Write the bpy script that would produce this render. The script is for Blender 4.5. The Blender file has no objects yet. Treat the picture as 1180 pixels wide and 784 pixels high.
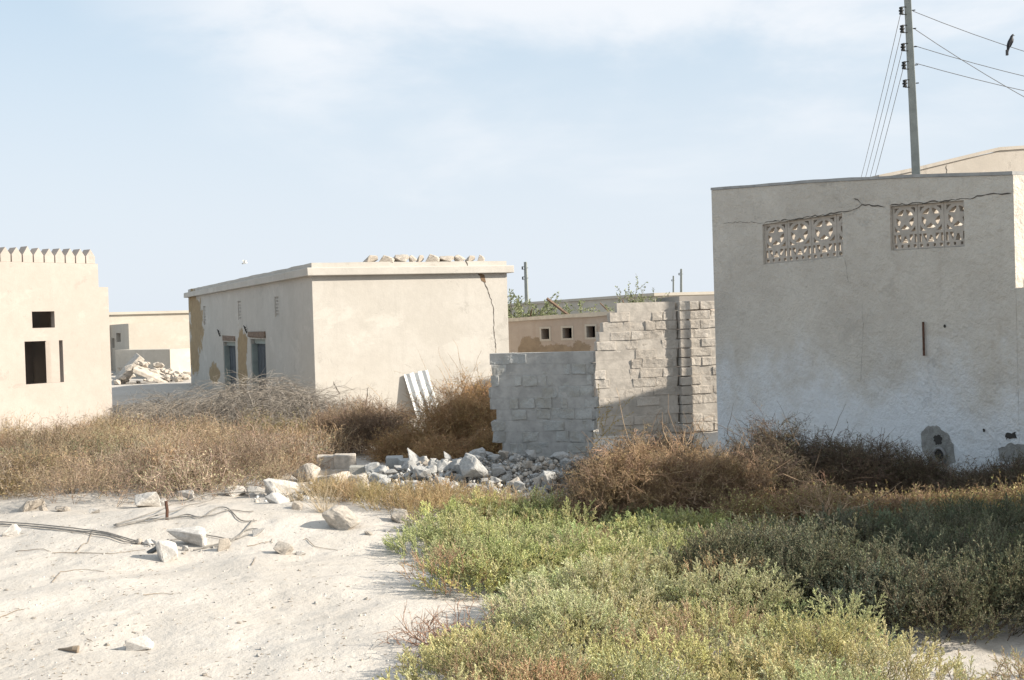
import bpy, bmesh, math, random
import numpy as np
from mathutils import Vector, noise, Matrix

C = bpy.context.scene.collection
R_ = math.radians
random.seed(7)
# ------------------------------------------------------------------ camera
F = 1400.0; CX = 590.0; CY = 392.0; CAMZ = 2.1; ROLL = 0.03; PITCH = math.atan(25/1400)
fwd = Vector((0, math.cos(PITCH), -math.sin(PITCH)))
up0 = Vector((0, math.sin(PITCH), math.cos(PITCH)))
rt0 = Vector((1, 0, 0))
cr, sr = math.cos(ROLL), math.sin(ROLL)
rt = rt0*cr - up0*sr
up = up0*cr + rt0*sr
CAM = Vector((0, 0, CAMZ))
cam = bpy.data.objects.new('camera', bpy.data.cameras.new('camera')); C.objects.link(cam)
cam.matrix_world = Matrix(((rt.x, up.x, -fwd.x, 0), (rt.y, up.y, -fwd.y, 0), (rt.z, up.z, -fwd.z, CAMZ), (0, 0, 0, 1)))
cam.data.sensor_width = 36; cam.data.lens = F/1180*36; cam.data.clip_end = 5000; cam.data.clip_start = 0.1
bpy.context.scene.camera = cam

def ray(px, py): return rt*((px-CX)/F) + up*(-(py-CY)/F) + fwd
def proj(x, y, z):
    v = Vector((x, y, z))-CAM; d = v.dot(fwd)
    return CX+F*v.dot(rt)/d, CY-F*v.dot(up)/d
def atY(px, py, Y):
    r = ray(px, py); return CAM + r*(Y/r.y)
def G(px, py, z=0.0):
    r = ray(px, py); return CAM + r*((z-CAMZ)/r.z)
def onwall(px, py, P0, ud):
    n = Vector((ud[1], -ud[0], 0)); r = ray(px, py)
    t = (Vector((P0[0], P0[1], 0))-CAM).dot(n)/r.dot(n); p = CAM+r*t
    return (p.x-P0[0])*ud[0]+(p.y-P0[1])*ud[1], p.z

# ------------------------------------------------------------------ ground height
def gs(x, y, cx, cy, sx, sy): return math.exp(-((x-cx)/sx)**2-((y-cy)/sy)**2)
def zg(x, y):
    z = 0.24*gs(x, y, -2.9, 12.5, 2.6, 1.2) + 0.10*gs(x, y, -3.0, 9.6, 2.2, 1.2)
    z += 0.3*gs(x, y, -11.5, 38, 3.0, 5.5)
    z += 0.16*gs(x, y, -0.4, 14.6, 1.7, 1.0)
    if y < 60:
        z += 0.05*noise.noise(Vector((x*0.5, y*0.5, 1.3))) + 0.038*noise.noise(Vector((x*1.5, y*1.5, 4.1)))
        z += 0.014*noise.noise(Vector((x*4.5, y*4.5, 7.7)))
    return z
def Gz(px, py):
    z = 0.0
    for _ in range(6):
        p = G(px, py, z); z = zg(p.x, p.y)
    return Vector((p.x, p.y, z))

# ------------------------------------------------------------------ tags and builders
def tag(o, label=None, cat=None, group=None, kind=None):
    if label: o['label'] = label
    if cat: o['category'] = cat
    if group: o['group'] = group
    if kind: o['kind'] = kind
    return o
def thing(name, label, cat, loc=(0, 0, 0), group=None, rz=0):
    o = bpy.data.objects.new(name, None); C.objects.link(o); o.location = loc; o.rotation_euler = (0, 0, rz)
    o.empty_display_size = 0.2
    return tag(o, label, cat, group)
class MB:
    def __init__(s): s.v = []; s.f = []
    def vert(s, p): s.v.append(tuple(p)); return len(s.v)-1
    def face(s, *i): s.f.append(tuple(i))
    def quad(s, a, b, c, d):
        n = len(s.v); s.v += [tuple(a), tuple(b), tuple(c), tuple(d)]; s.f.append((n, n+1, n+2, n+3))
    def box(s, lo, hi, jit=0, M=None):
        n = len(s.v)
        for k in range(8):
            p = Vector((hi[0] if k & 1 else lo[0], hi[1] if k & 2 else lo[1], hi[2] if k & 4 else lo[2]))
            if jit: p += Vector((random.uniform(-jit, jit), random.uniform(-jit, jit), random.uniform(-jit, jit)))
            if M is not None: p = M @ p
            s.v.append(tuple(p))
        for q in ((0, 2, 3, 1), (4, 5, 7, 6), (0, 1, 5, 4), (2, 6, 7, 3), (0, 4, 6, 2), (1, 3, 7, 5)): s.f.append(tuple(n+i for i in q))
    def wbox(s, P0, ud, nd, u0, u1, d0, d1, z0, z1, jit=0):
        """box in wall space: along ud, inward depth d, height z"""
        M = Matrix(((ud[0], -nd[0], 0, P0[0]), (ud[1], -nd[1], 0, P0[1]), (0, 0, 1, 0), (0, 0, 0, 1)))
        s.box((u0, d0, z0), (u1, d1, z1), jit, M)
    def tube(s, pts, r, n=6, cap=True, r1=None):
        pts = [Vector(p) for p in pts]; rings = []
        for i, p in enumerate(pts):
            d = (pts[min(i+1, len(pts)-1)]-pts[max(i-1, 0)]).normalized()
            a = Vector((0, 0, 1)) if abs(d.z) < 0.9 else Vector((1, 0, 0))
            x = d.cross(a).normalized(); y = d.cross(x)
            rr = r if r1 is None else r+(r1-r)*i/(len(pts)-1)
            rings.append([s.vert(p+(x*math.cos(2*math.pi*k/n)+y*math.sin(2*math.pi*k/n))*rr) for k in range(n)])
        for a, b in zip(rings, rings[1:]):
            for k in range(n): s.face(a[k], a[(k+1) % n], b[(k+1) % n], b[k])
        if cap: s.face(*rings[0]); s.face(*rings[-1])
    def build(s, name, mat, parent=None, loc=None, smooth=False, bevel=0, lbl=None):
        me = bpy.data.meshes.new(name)
        off = Vector((0, 0, 0))
        if parent is not None: off = Vector(parent.location)
        elif loc is not None: off = Vector(loc)
        me.from_pydata([tuple(Vector(p)-off) for p in s.v], [], s.f)
        bm = bmesh.new(); bm.from_mesh(me); bmesh.ops.recalc_face_normals(bm, faces=bm.faces)
        bm.to_mesh(me); bm.free()
        if smooth:
            for p in me.polygons: p.use_smooth = True
        me.materials.append(mat)
        o = bpy.data.objects.new(name, me); C.objects.link(o)
        if parent is not None: o.parent = parent
        elif loc is not None: o.location = loc
        if bevel:
            m = o.modifiers.new('bevel', 'BEVEL'); m.width = bevel; m.segments = 2; m.limit_method = 'ANGLE'; m.angle_limit = 0.6
        if lbl: o['label'] = lbl
        return o

def slab(mb, P0, ud, nd, us, zs, thick, solid=None, zmap=None):
    us = sorted(set(round(u, 4) for u in us)); zs = sorted(set(round(z, 4) for z in zs))
    nu, nz = len(us)-1, len(zs)-1
    S = [[(solid is None or solid((us[i]+us[i+1])/2, (zs[j]+zs[j+1])/2)) for j in range(nz)] for i in range(nu)]
    idx = {}
    def V(i, j, k):
        key = (i, j, k)
        if key not in idx:
            u, z = us[i], zs[j]; d = k*thick
            if zmap: z = zmap(u, z)
            idx[key] = mb.vert((P0[0]+u*ud[0]-d*nd[0], P0[1]+u*ud[1]-d*nd[1], z))
        return idx[key]
    def on(i, j): return 0 <= i < nu and 0 <= j < nz and S[i][j]
    for i in range(nu):
        for j in range(nz):
            if not S[i][j]: continue
            for k in (0, 1): mb.face(V(i, j, k), V(i+1, j, k), V(i+1, j+1, k), V(i, j+1, k))
            if not on(i-1, j): mb.face(V(i, j, 0), V(i, j+1, 0), V(i, j+1, 1), V(i, j, 1))
            if not on(i+1, j): mb.face(V(i+1, j, 0), V(i+1, j+1, 0), V(i+1, j+1, 1), V(i+1, j, 1))
            if not on(i, j-1): mb.face(V(i, j, 0), V(i+1, j, 0), V(i+1, j, 1), V(i, j, 1))
            if not on(i, j+1): mb.face(V(i, j+1, 0), V(i+1, j+1, 0), V(i+1, j+1, 1), V(i, j+1, 1))
def wall(mb, P0, ud, nd, L, H, thick, holes=(), z0=-0.3, zmap=None, step=0.5, u0=0.0):
    us = [u0, L]; u = u0
    while u < L: us.append(u); u += step
    zs = [z0, H]
    for h in holes: us += [h[0], h[1]]; zs += [h[2], h[3]]
    us = [u for u in us if u0 <= u <= L]
    slab(mb, P0, ud, nd, us, zs, thick, lambda u, z: not any(h[0] < u < h[1] and h[2] < z < h[3] for h in holes), zmap)
def add2(P, d, k): return (P[0]+d[0]*k, P[1]+d[1]*k)
def neg(d): return (-d[0], -d[1])
def shell(mb, P0, a, b, la, lb, H, th, hf=(), hl=(), hr=(), hb=(), zm=None, zml=None, zmr=None, zmb=None):
    """four walls: front along a (faces -b), left side (faces -a), right side (faces +a), back"""
    wall(mb, P0, a, neg(b), la, H, th, hf, zmap=zm)
    wall(mb, P0, b, neg(a), lb-th, H, th, hl, u0=th, zmap=zml)
    wall(mb, add2(P0, a, la), b, a, lb-th, H, th, hr, u0=th, zmap=zmr)
    wall(mb, add2(P0, b, lb), a, b, la, H, th, hb, zmap=zmb)

# ------------------------------------------------------------------ materials
def newmat(name, rough=0.9, spec=0.2):
    m = bpy.data.materials.new(name); m.use_nodes = True; nt = m.node_tree
    b = nt.nodes['Principled BSDF']; b.inputs['Roughness'].default_value = rough; b.inputs['Specular IOR Level'].default_value = spec
    return m, nt, b
class N:
    def __init__(s, nt): s.nt = nt
    def n(s, t, **k):
        x = s.nt.nodes.new(t)
        for a, v in k.items(): setattr(x, a, v)
        return x
    def link(s, a, b): s.nt.links.new(a, b)
    def setin(s, sock, v):
        if isinstance(v, bpy.types.NodeSocket): s.link(v, sock)
        else: sock.default_value = v
    def pos(s): return s.n('ShaderNodeNewGeometry').outputs['Position']
    def obj(s): return s.n('ShaderNodeTexCoord').outputs['Object']
    def noise(s, vec, scale, detail=5, rough=0.6, dist=0.0):
        x = s.n('ShaderNodeTexNoise'); s.link(vec, x.inputs['Vector']); x.inputs['Scale'].default_value = scale
        x.inputs['Detail'].default_value = detail; x.inputs['Roughness'].default_value = rough; x.inputs['Distortion'].default_value = dist
        return x.outputs['Fac']
    def ramp(s, fac, stops):
        x = s.n('ShaderNodeMapRange'); x.interpolation_type = 'SMOOTHSTEP'; s.link(fac, x.inputs['Value'])
        x.inputs['From Min'].default_value = stops[0]; x.inputs['From Max'].default_value = stops[1]
        return x.outputs['Result']
    def math(s, op, a, b=0.0, clamp=False):
        x = s.n('ShaderNodeMath', operation=op, use_clamp=clamp); s.setin(x.inputs[0], a); s.setin(x.inputs[1], b); return x.outputs[0]
    def mix(s, fac, a, b):
        x = s.n('ShaderNodeMix', data_type='RGBA'); s.setin(x.inputs[0], fac)
        for sock, v in ((x.inputs[6], a), (x.inputs[7], b)):
            if isinstance(v, bpy.types.NodeSocket): s.link(v, sock)
            else: sock.default_value = (v[0], v[1], v[2], 1)
        return x.outputs[2]
    def sep(s, vec):
        x = s.n('ShaderNodeSeparateXYZ'); s.link(vec, x.inputs[0]); return x.outputs
    def dot(s, vec, d):
        x = s.n('ShaderNodeVectorMath', operation='DOT_PRODUCT'); s.link(vec, x.inputs[0]); x.inputs[1].default_value = d; return x.outputs['Value']
    def vscale(s, vec, sc):
        x = s.n('ShaderNodeMapping'); s.link(vec, x.inputs['Vector']); x.inputs['Scale'].default_value = sc; return x.outputs['Vector']
    def bump(s, h, strength, dist, bsdf, normal=None):
        x = s.n('ShaderNodeBump'); s.link(h, x.inputs['Height']); x.inputs['Strength'].default_value = strength; x.inputs['Distance'].default_value = dist
        if normal is not None: s.link(normal, x.inputs['Normal'])
        if bsdf is not None: s.link(x.outputs['Normal'], bsdf.inputs['Normal'])
        return x.outputs['Normal']
def blobs(g, u, z, P, lst, soft=0.07, wob=1.1):
    """irregular stain mask made of noisy ellipses in wall space (u along, z up)"""
    nz = g.math('MULTIPLY', g.math('SUBTRACT', g.noise(P, 2.6, 9, 0.72), 0.5), wob*2)
    out = None
    for (uc, zc, ru, rz) in lst:
        a = g.math('DIVIDE', g.math('SUBTRACT', u, uc), ru); b = g.math('DIVIDE', g.math('SUBTRACT', z, zc), rz)
        r = g.math('SQRT', g.math('ADD', g.math('MULTIPLY', a, a), g.math('MULTIPLY', b, b)))
        r = g.math('ADD', r, nz)
        x = g.n('ShaderNodeMapRange'); x.interpolation_type = 'SMOOTHSTEP'; g.link(r, x.inputs['Value'])
        x.inputs['From Min'].default_value = 1+soft; x.inputs['From Max'].default_value = 1-soft
        out = x.outputs['Result'] if out is None else g.math('MAXIMUM', out, x.outputs['Result'])
    return out
def plaster(name, c1, c2, dark=None, bump=0.35, grain=60, stain=None, streak=0.25, low=None, u_dir=None, P0=None, patches=None, patch_col=None, bd=0.006, extra=None, peel=0.5):
    m, nt, b = newmat(name, 0.95, 0.1); g = N(nt); P = g.pos()
    f1 = g.ramp(g.noise(P, 0.9, 6, 0.65), (0.38, 0.64))
    col = g.mix(f1, c1, c2)
    f2 = g.ramp(g.noise(P, 7, 6, 0.7), (0.3, 0.72))
    col = g.mix(g.math('MULTIPLY', f2, 0.35), col, tuple(x*0.86 for x in c1))
    fine = g.ramp(g.noise(P, grain*1.2, 3, 0.7), (0.3, 0.75))
    col = g.mix(g.math('MULTIPLY', fine, 0.22), col, tuple(x*0.72 for x in c1))
    if streak:   # rain streaks running down
        st = g.ramp(g.noise(g.vscale(P, (2.6, 2.6, 0.22)), 1.4, 5, 0.7), (0.52, 0.78))
        col = g.mix(g.math('MULTIPLY', st, streak), col, dark or tuple(x*0.7 for x in c1))
    z = g.sep(P)[2]
    pn = g.noise(P, 1.5, 9, 0.72, 0.6); pk = g.math('MULTIPLY', g.ramp(pn, (0.60, 0.635)), peel)
    col = g.mix(pk, col, tuple(x*0.80 for x in c1))
    pk2 = g.math('MULTIPLY', g.ramp(g.noise(g.vscale(P, (1.0, 1.0, 1.5)), 0.75, 8, 0.7, 0.4), (0.55, 0.62)), peel*0.7)
    col = g.mix(pk2, col, tuple(min(1, x*1.13) for x in c2))
    if low:      # (height, colour, amount): salt bloom / whitewash near the ground
        lf = g.math('ADD', g.math('MULTIPLY', z, -1.0), low[0])
        lf = g.math('ADD', lf, g.math('MULTIPLY', g.math('SUBTRACT', g.noise(P, 1.1, 7, 0.7), 0.5), 3.2))
        lf = g.ramp(lf, (-0.7, 0.7))
        col = g.mix(g.math('MULTIPLY', lf, low[2]), col, low[1])
    if patches:
        u = g.math('SUBTRACT', g.dot(P, (u_dir[0], u_dir[1], 0)), P0[0]*u_dir[0]+P0[1]*u_dir[1])
        mk = blobs(g, u, z, P, patches)
        if extra:  # keep to one facade: only where along the other axis we are near its plane
            w = g.math('ABSOLUTE', g.math('SUBTRACT', g.dot(P, (extra[0], extra[1], 0)), P0[0]*extra[0]+P0[1]*extra[1]))
            mk = g.math('MULTIPLY', mk, g.math('LESS_THAN', w, 0.12))
        pc = g.mix(g.ramp(g.noise(P, 5, 5), (0.3, 0.7)), patch_col, tuple(x*0.78 for x in patch_col))
        col = g.mix(mk, col, pc)
    g.link(col, b.inputs['Base Color'])
    h = g.math('ADD', g.math('MULTIPLY', g.noise(P, grain, 4, 0.7), 0.6), g.math('MULTIPLY', g.noise(P, 4.5, 5, 0.6), 1.6))
    h = g.math('ADD', h, g.math('MULTIPLY', pk, -0.8))
    if patches: h = g.math('ADD', h, g.math('MULTIPLY', mk, -1.2))
    g.bump(h, bump, bd, b)
    return m
def simple(name, c, rough=0.8, spec=0.3, var=0.25, scale=8, metal=0, bump=0.2, bd=0.004):
    m, nt, b = newmat(name, rough, spec); g = N(nt); P = g.obj()
    n1 = g.ramp(g.noise(P, scale, 5, 0.65), (0.3, 0.7))
    g.link(g.mix(n1, c, tuple(x*(1-var) for x in c)), b.inputs['Base Color']); b.inputs['Metallic'].default_value = metal
    if bump: g.bump(g.noise(P, scale*4, 4, 0.7), bump, bd, b)
    return m

def sand_mat():
    m, nt, b = newmat('sand', 0.95, 0.08); g = N(nt); P = g.pos()
    c = g.mix(g.ramp(g.noise(P, 0.7, 6), (0.35, 0.65)), (0.465, 0.43, 0.385), (0.51, 0.475, 0.43))
    c = g.mix(g.math('MULTIPLY', g.ramp(g.noise(P, 9, 5, 0.7), (0.45, 0.75)), 0.4), c, (0.375, 0.335, 0.285))
    c = g.mix(g.math('MULTIPLY', g.ramp(g.noise(P, 0.45, 7, 0.7), (0.5, 0.68)), 0.28), c, (0.38, 0.33, 0.27))
    c = g.mix(g.math('MULTIPLY', g.ramp(g.noise(P, 95, 3, 0.7), (0.5, 0.75)), 0.45), c, (0.42, 0.36, 0.30))
    # scattered small darker debris specks in the sand
    v = g.n('ShaderNodeTexVoronoi'); g.link(g.vscale(P, (1.0, 0.7, 1.0)), v.inputs['Vector']); v.inputs['Scale'].default_value = 7
    v.inputs['Randomness'].default_value = 1
    sp = g.ramp(v.outputs['Distance'], (0.10, 0.03))
    sp = g.math('MULTIPLY', sp, g.ramp(g.noise(P, 1.7, 4), (0.5, 0.62)))
    c = g.mix(g.math('MULTIPLY', sp, 0.6), c, (0.27, 0.21, 0.15))
    g.link(c, b.inputs['Base Color'])
    h = g.math('ADD', g.math('MULTIPLY', g.noise(P, 5, 6, 0.62), 1.3), g.math('MULTIPLY', g.noise(P, 22, 4, 0.65), 0.5))
    h = g.math('ADD', h, g.math('MULTIPLY', g.noise(P, 90, 2, 0.7), 0.16))
    # shallow footprints and scuffs
    v2 = g.n('ShaderNodeTexVoronoi', feature='SMOOTH_F1'); g.link(P, v2.inputs['Vector']); v2.inputs['Scale'].default_value = 3.2
    h = g.math('ADD', h, g.math('MULTIPLY', g.ramp(v2.outputs['Distance'], (0.05, 0.32)), 0.5))
    g.bump(h, 0.62, 0.03, b)
    return m
M_sand = sand_mat()
def block_mat(name, c1, c2, c3):
    m, nt, b = newmat(name, 0.95, 0.1); g = N(nt); P = g.pos()
    oi = g.n('ShaderNodeAttribute', attribute_name='tint')
    c = g.mix(oi.outputs['Fac'], c1, c2)
    c = g.mix(g.math('MULTIPLY', g.ramp(g.noise(P, 3, 6, 0.7), (0.42, 0.60)), 0.7), c, c3)
    c = g.mix(g.math('MULTIPLY', g.ramp(g.noise(P, 1.1, 6, 0.7), (0.5, 0.62)), 0.5), c, tuple(x*0.78 for x in c3))
    c = g.mix(g.math('MULTIPLY', g.ramp(g.noise(P, 45, 4, 0.75), (0.48, 0.75)), 0.5), c, tuple(x*0.55 for x in c1))
    g.link(c, b.inputs['Base Color'])
    h = g.math('ADD', g.noise(P, 70, 4, 0.75), g.math('MULTIPLY', g.noise(P, 14, 4, 0.6), 1.4))
    g.bump(h, 0.7, 0.012, b)
    return m
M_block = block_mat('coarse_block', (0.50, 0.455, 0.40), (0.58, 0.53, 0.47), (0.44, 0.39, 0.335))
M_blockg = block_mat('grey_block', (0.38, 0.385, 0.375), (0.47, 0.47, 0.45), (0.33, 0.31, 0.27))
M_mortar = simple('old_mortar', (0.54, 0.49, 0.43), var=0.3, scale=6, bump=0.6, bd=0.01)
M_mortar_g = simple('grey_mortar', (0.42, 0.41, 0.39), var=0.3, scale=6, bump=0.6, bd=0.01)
M_dark = simple('crack_dark', (0.085, 0.072, 0.06), var=0.3)
M_hole = simple('interior_dark', (0.05, 0.045, 0.04), var=0.2)  # flat dark colour standing for the shade inside wall holes
M_stone = simple('pale_stone', (0.60, 0.57, 0.53), var=0.32, scale=7, bump=0.8, bd=0.012)
M_stoneg = simple('grey_stone', (0.45, 0.445, 0.43), var=0.35, scale=9, bump=0.8, bd=0.012)  # grey stone, darkened so the heap's shade is in the colour
M_stonet = simple('tan_stone', (0.52, 0.465, 0.40), var=0.35, scale=9, bump=0.8, bd=0.012)
M_concrete = simple('pole_concrete', (0.27, 0.29, 0.275), var=0.2, scale=5)
M_wood = simple('old_wood', (0.22, 0.15, 0.105), var=0.5, scale=14, bump=0.6)
M_door = simple('grey_blue_door', (0.065, 0.08, 0.095), var=0.4, scale=6, rough=0.7)
M_teal = simple('faded_green_jamb', (0.30, 0.34, 0.32), var=0.2, scale=4)
M_iron = simple('rusty_iron', (0.12, 0.06, 0.04), var=0.5, scale=20)
M_black = simple('black_metal', (0.02, 0.022, 0.022), rough=0.5, var=0.2)
M_cable = simple('black_cable', (0.27, 0.25, 0.225), rough=0.7, var=0.4, scale=10)
M_wire = simple('grey_wire', (0.12, 0.115, 0.11), rough=0.5, var=0.1)
M_tin = simple('white_tin', (0.66, 0.67, 0.66), rough=0.45, spec=0.5, var=0.14, scale=3, bump=0.05)
M_bird = simple('dark_feathers', (0.025, 0.025, 0.03), rough=0.6, var=0.3, scale=30)

# ------------------------------------------------------------------ ground sheet
def grid_lines(lo, hi, c0, c1, step, grow=1.18):
    xs = [c0]
    while xs[-1] < c1: xs.append(xs[-1]+step)
    s = step; x = xs[-1]
    while x < hi: s *= grow; x += s; xs.append(x)
    s = step; x = c0; left = []
    while x > lo: s *= grow; x -= s; left.append(x)
    return left[::-1]+xs
def build_ground():
    xs = grid_lines(-3000, 3000, -7, 6, 0.07, 1.12); ys = grid_lines(-200, 4000, 4, 16, 0.07, 1.09)
    X = len(xs); V = []
    for y in ys:
        for x in xs: V.append((x, y, zg(x, y) if abs(x) < 60 and y < 60 else 0.0))
    Fc = [(j*X+i, j*X+i+1, (j+1)*X+i+1, (j+1)*X+i) for j in range(len(ys)-1) for i in range(X-1)]
    me = bpy.data.meshes.new('ground'); me.from_pydata(V, [], Fc); me.materials.append(M_sand)
    for p in me.polygons: p.use_smooth = True
    o = bpy.data.objects.new('ground', me); C.objects.link(o); tag(o, kind='structure'); o['label'] = 'pale sandy ground with scuffs and small debris'
build_ground()

def crack(name, pts, w, parent, P0, ud, nd, off=0.004):
    """jagged dark ribbon standing 4 mm proud of the wall; pts in (u,z)"""
    mb = MB(); L = []
    P = []
    for (a, b) in zip(pts, pts[1:]):
        n = max(2, int(math.hypot(b[0]-a[0], b[1]-a[1])/0.05))
        for i in range(n):
            t = i/n; P.append((a[0]+(b[0]-a[0])*t+random.uniform(-.012, .012), a[1]+(b[1]-a[1])*t+random.uniform(-.012, .012)))
    P.append(pts[-1])
    for i, (u, z) in enumerate(P):
        a = P[max(i-1, 0)]; b = P[min(i+1, len(P)-1)]; du, dz = b[0]-a[0], b[1]-a[1]; l = math.hypot(du, dz) or 1
        ww = w*random.uniform(0.35, 1.1)*(0.25 if i in (0, len(P)-1) else 1)/2
        for s in (-1, 1):
            uu, zz = u-dz/l*ww*s, z+du/l*ww*s
            L.append(mb.vert((P0[0]+uu*ud[0]+off*nd[0], P0[1]+uu*ud[1]+off*nd[1], zz)))
    for i in range(len(P)-1): mb.face(L[2*i], L[2*i+2], L[2*i+3], L[2*i+1])
    return mb.build(name, M_dark, parent)

# ================================================================== RIGHT HOUSE
A = G(828, 527); B = G(1176, 580)
ra = Vector((B.x-A.x, B.y-A.y)); LR = ra.length; ra.normalize(); ra = (ra.x, ra.y); rb = (-ra[1], ra[0]); rn = neg(rb)
A2 = (A.x, A.y)
def RW(px, py): return onwall(px, py, A2, ra)
tops = [RW(815, 220), RW(934, 211), RW(1050, 205), RW(1166, 202)]
HR = 3.6
def interp(pts, u):
    if u <= pts[0][0]: return pts[0][1]
    for (a, b) in zip(pts, pts[1:]):
        if u <= b[0]: return a[1]+(b[1]-a[1])*(u-a[0])/(b[0]-a[0])
    return pts[-1][1]
def ztopR(u): return interp(tops, u)
# the lattice openings are true parallelograms that follow the sagging lintel
l1 = [RW(878, 259), RW(970, 246), RW(972, 296), RW(880, 305)]
l2 = [RW(1025, 238), RW(1110, 231), RW(1112, 284), RW(1027, 289)]
print('right house', A2, tuple(B), LR, tops, l1, l2)
u1a, u1b = (l1[0][0]+l1[3][0])/2, (l1[1][0]+l1[2][0])/2
u2a, u2b = (l2[0][0]+l2[3][0])/2, (l2[1][0]+l2[2][0])/2
zt1 = [(u1a, l1[0][1]), (u1b, l1[1][1]), (u2a, l2[0][1]), (u2b, l2[1][1])]
zb1 = [(u1a, l1[3][1]), (u1b, l1[2][1]), (u2a, l2[3][1]), (u2b, l2[2][1])]
def zmR(u, z):      # design heights: 0 ground, 2 lattice bottom, 3 lattice top, 4 roof
    if z <= 0: return z
    zb, zt, zr = interp(zb1, u), interp(zt1, u), ztopR(u)
    if z <= 2: return zb*z/2
    if z <= 3: return zb+(zt-zb)*(z-2)
    return zt+(zr-zt)*(z-3)
M_right = plaster('rough_stucco', (0.53, 0.485, 0.425), (0.61, 0.565, 0.50), bump=1.0, bd=0.032, grain=24, streak=0.38, peel=0.14, low=(1.1, (0.70, 0.71, 0.72), 0.95), dark=(0.42, 0.36, 0.30))
M_vent = simple('vent_block_clay', (0.46, 0.41, 0.355), var=0.2, scale=10, bump=0.5)
rh = thing('stucco_house', 'tall rough grey stucco house with two star lattice vents and pipe hole', 'house', (A.x, A.y, 0))
mb = MB(); LB = 6.0
wall(mb, A2, ra, rn, LR, 4, 0.2, [(u1a, u1b, 2, 3), (u2a, u2b, 2, 3)], zmap=zmR, step=0.3)
zl = tops[0][1]; zr_ = tops[-1][1]
wall(mb, A2, rb, neg(ra), LB-0.2, zl, 0.2, u0=0.2)
sideh = [(0.55, 2.3, 2.45, 3.12)]
wall(mb, (B.x, B.y), rb, ra, LB-0.2, zr_, 0.2, sideh, u0=0.2)
wall(mb, add2(A2, rb, LB), ra, rb, LR, 2.9, 0.2, [(0.8, 2.0, 1.9, 2.5), (2.8, 4.0, 1.9, 2.5)])
wo = mb.build('wall', M_right, rh)
# ledge and lattice of the sunlit side opening, thin concrete coping on the parapet
mb = MB(); mb.wbox((B.x, B.y), rb, ra, 0.25, 2.4, -0.12, 0.02, 2.30, 2.445); mb.build('window_ledge', M_right, rh, bevel=0.01)
M_cap = simple('worn_coping', (0.36, 0.355, 0.345), var=0.3, scale=5, bump=0.5, bd=0.01)
mb = MB(); us = [i*LR/24 for i in range(25)]
slab(mb, add2(A2, rn, 0.012), ra, rn, us, [0, 1], 0.225, None, lambda u, z: ztopR(u)+0.003+z*(0.035+0.012*noise.noise(Vector((u*1.6, 3, 0)))))
mb.build('parapet_coping', M_cap, rh)
mb = MB(); wall(mb, add2((B.x, B.y), ra, 0.004), ra, rn, 1.1, 2.26, 0.2, zmap=None); mb.build('lower_wall', M_right, rh)
# --- vent blocks
def star_r(th, Ro=0.93, Ri=0.36):
    a = (th-math.pi/2) % (2*math.pi/5); a = min(a, 2*math.pi/5-a)     # 0 at tip
    A_, B_ = (Ro, 0.0), (Ri*math.cos(math.pi/5), Ri*math.sin(math.pi/5))
    dx, dy = math.cos(a), math.sin(a)
    ex, ey = B_[0]-A_[0], B_[1]-A_[1]
    den = dx*ey-dy*ex
    return (A_[0]*ey-A_[1]*ex)/den if abs(den) > 1e-6 else Ro
def vent_solid(x, y):
    if x < 0.045 or x > 0.955 or y > 0.97: return True
    if y < 0.04: return True
    if y < 0.11:
        return not any(abs(x-c) < 0.05 for c in (0.12, 0.37, 0.63, 0.88))
    if y < 0.15: return True
    if y < 0.34:
        t = (y-0.15)/0.19
        if x < 0.13 or x > 0.87: return False
        if x < 0.19 or x > 0.81: return True
        c = abs(x-0.5)
        if c < 0.10*(1-t)+0.01 and t < 0.8: return False              # small triangle
        if 0.16+0.02 < c < 0.30 and (c-0.16) < 0.16*t+0.02: return False
        return True
    if y < 0.385: return True
    sx, sy = (x-0.5)/0.44, (y-0.68)/0.285
    r = math.hypot(sx, sy)
    if r < 0.80: return r < star_r(math.atan2(sy, sx), 1.0, 0.40)
    if r < 1.0: return True
    return not (r > 1.06 and abs(sx) < 0.95 and abs(sy) < 0.95)
def vent_block(ua, ub, frac=1.0):
    mb = MB(); nx, ny = 46, 74
    us = [ua+(ub-ua)*i/nx for i in range(int(nx*frac)+1)]
    w = ub-ua; P0 = add2(A2, rn, -0.035)
    slab(mb, P0, ra, rn, us, [i/ny for i in range(ny+1)], 0.07,
         lambda u, z: vent_solid((u-ua)/w, z), lambda u, z: interp(zb1, u)+0.004+(interp(zt1, u)-interp(zb1, u)-0.008)*z)
    mb.build('vent_block', M_vent, rh)
w1 = (u1b-u1a-0.01)/3.28
for k in range(4): vent_block(u1a+0.004+k*w1, u1a+0.004+(k+1)*w1-0.006, 1.0 if k < 3 else 0.26)
w2 = (u2b-u2a-0.01)/2.78
for k in range(3): vent_block(u2a+0.004+k*w2, u2a+0.004+(k+1)*w2-0.006, 1.0 if k < 2 else 0.76)
# --- cracks
def crk(pts, w): crack('crack', [RW(*p) for p in pts], w, rh, A2, ra, rn)
crk([(833, 257), (858, 256), (880, 257)], 0.006)
crk([(880, 257), (970, 245), (988, 240), (994, 235), (1020, 239)], 0.015)
crk([(994, 235), (988, 231), (984, 229)], 0.013)
crk([(1025, 237), (1110, 230), (1140, 224), (1166, 223)], 0.014)
crk([(973, 297), (976, 312), (978, 326)], 0.005)
crk([(994, 346), (995, 380), (994, 410), (992, 440)], 0.0035)
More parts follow.
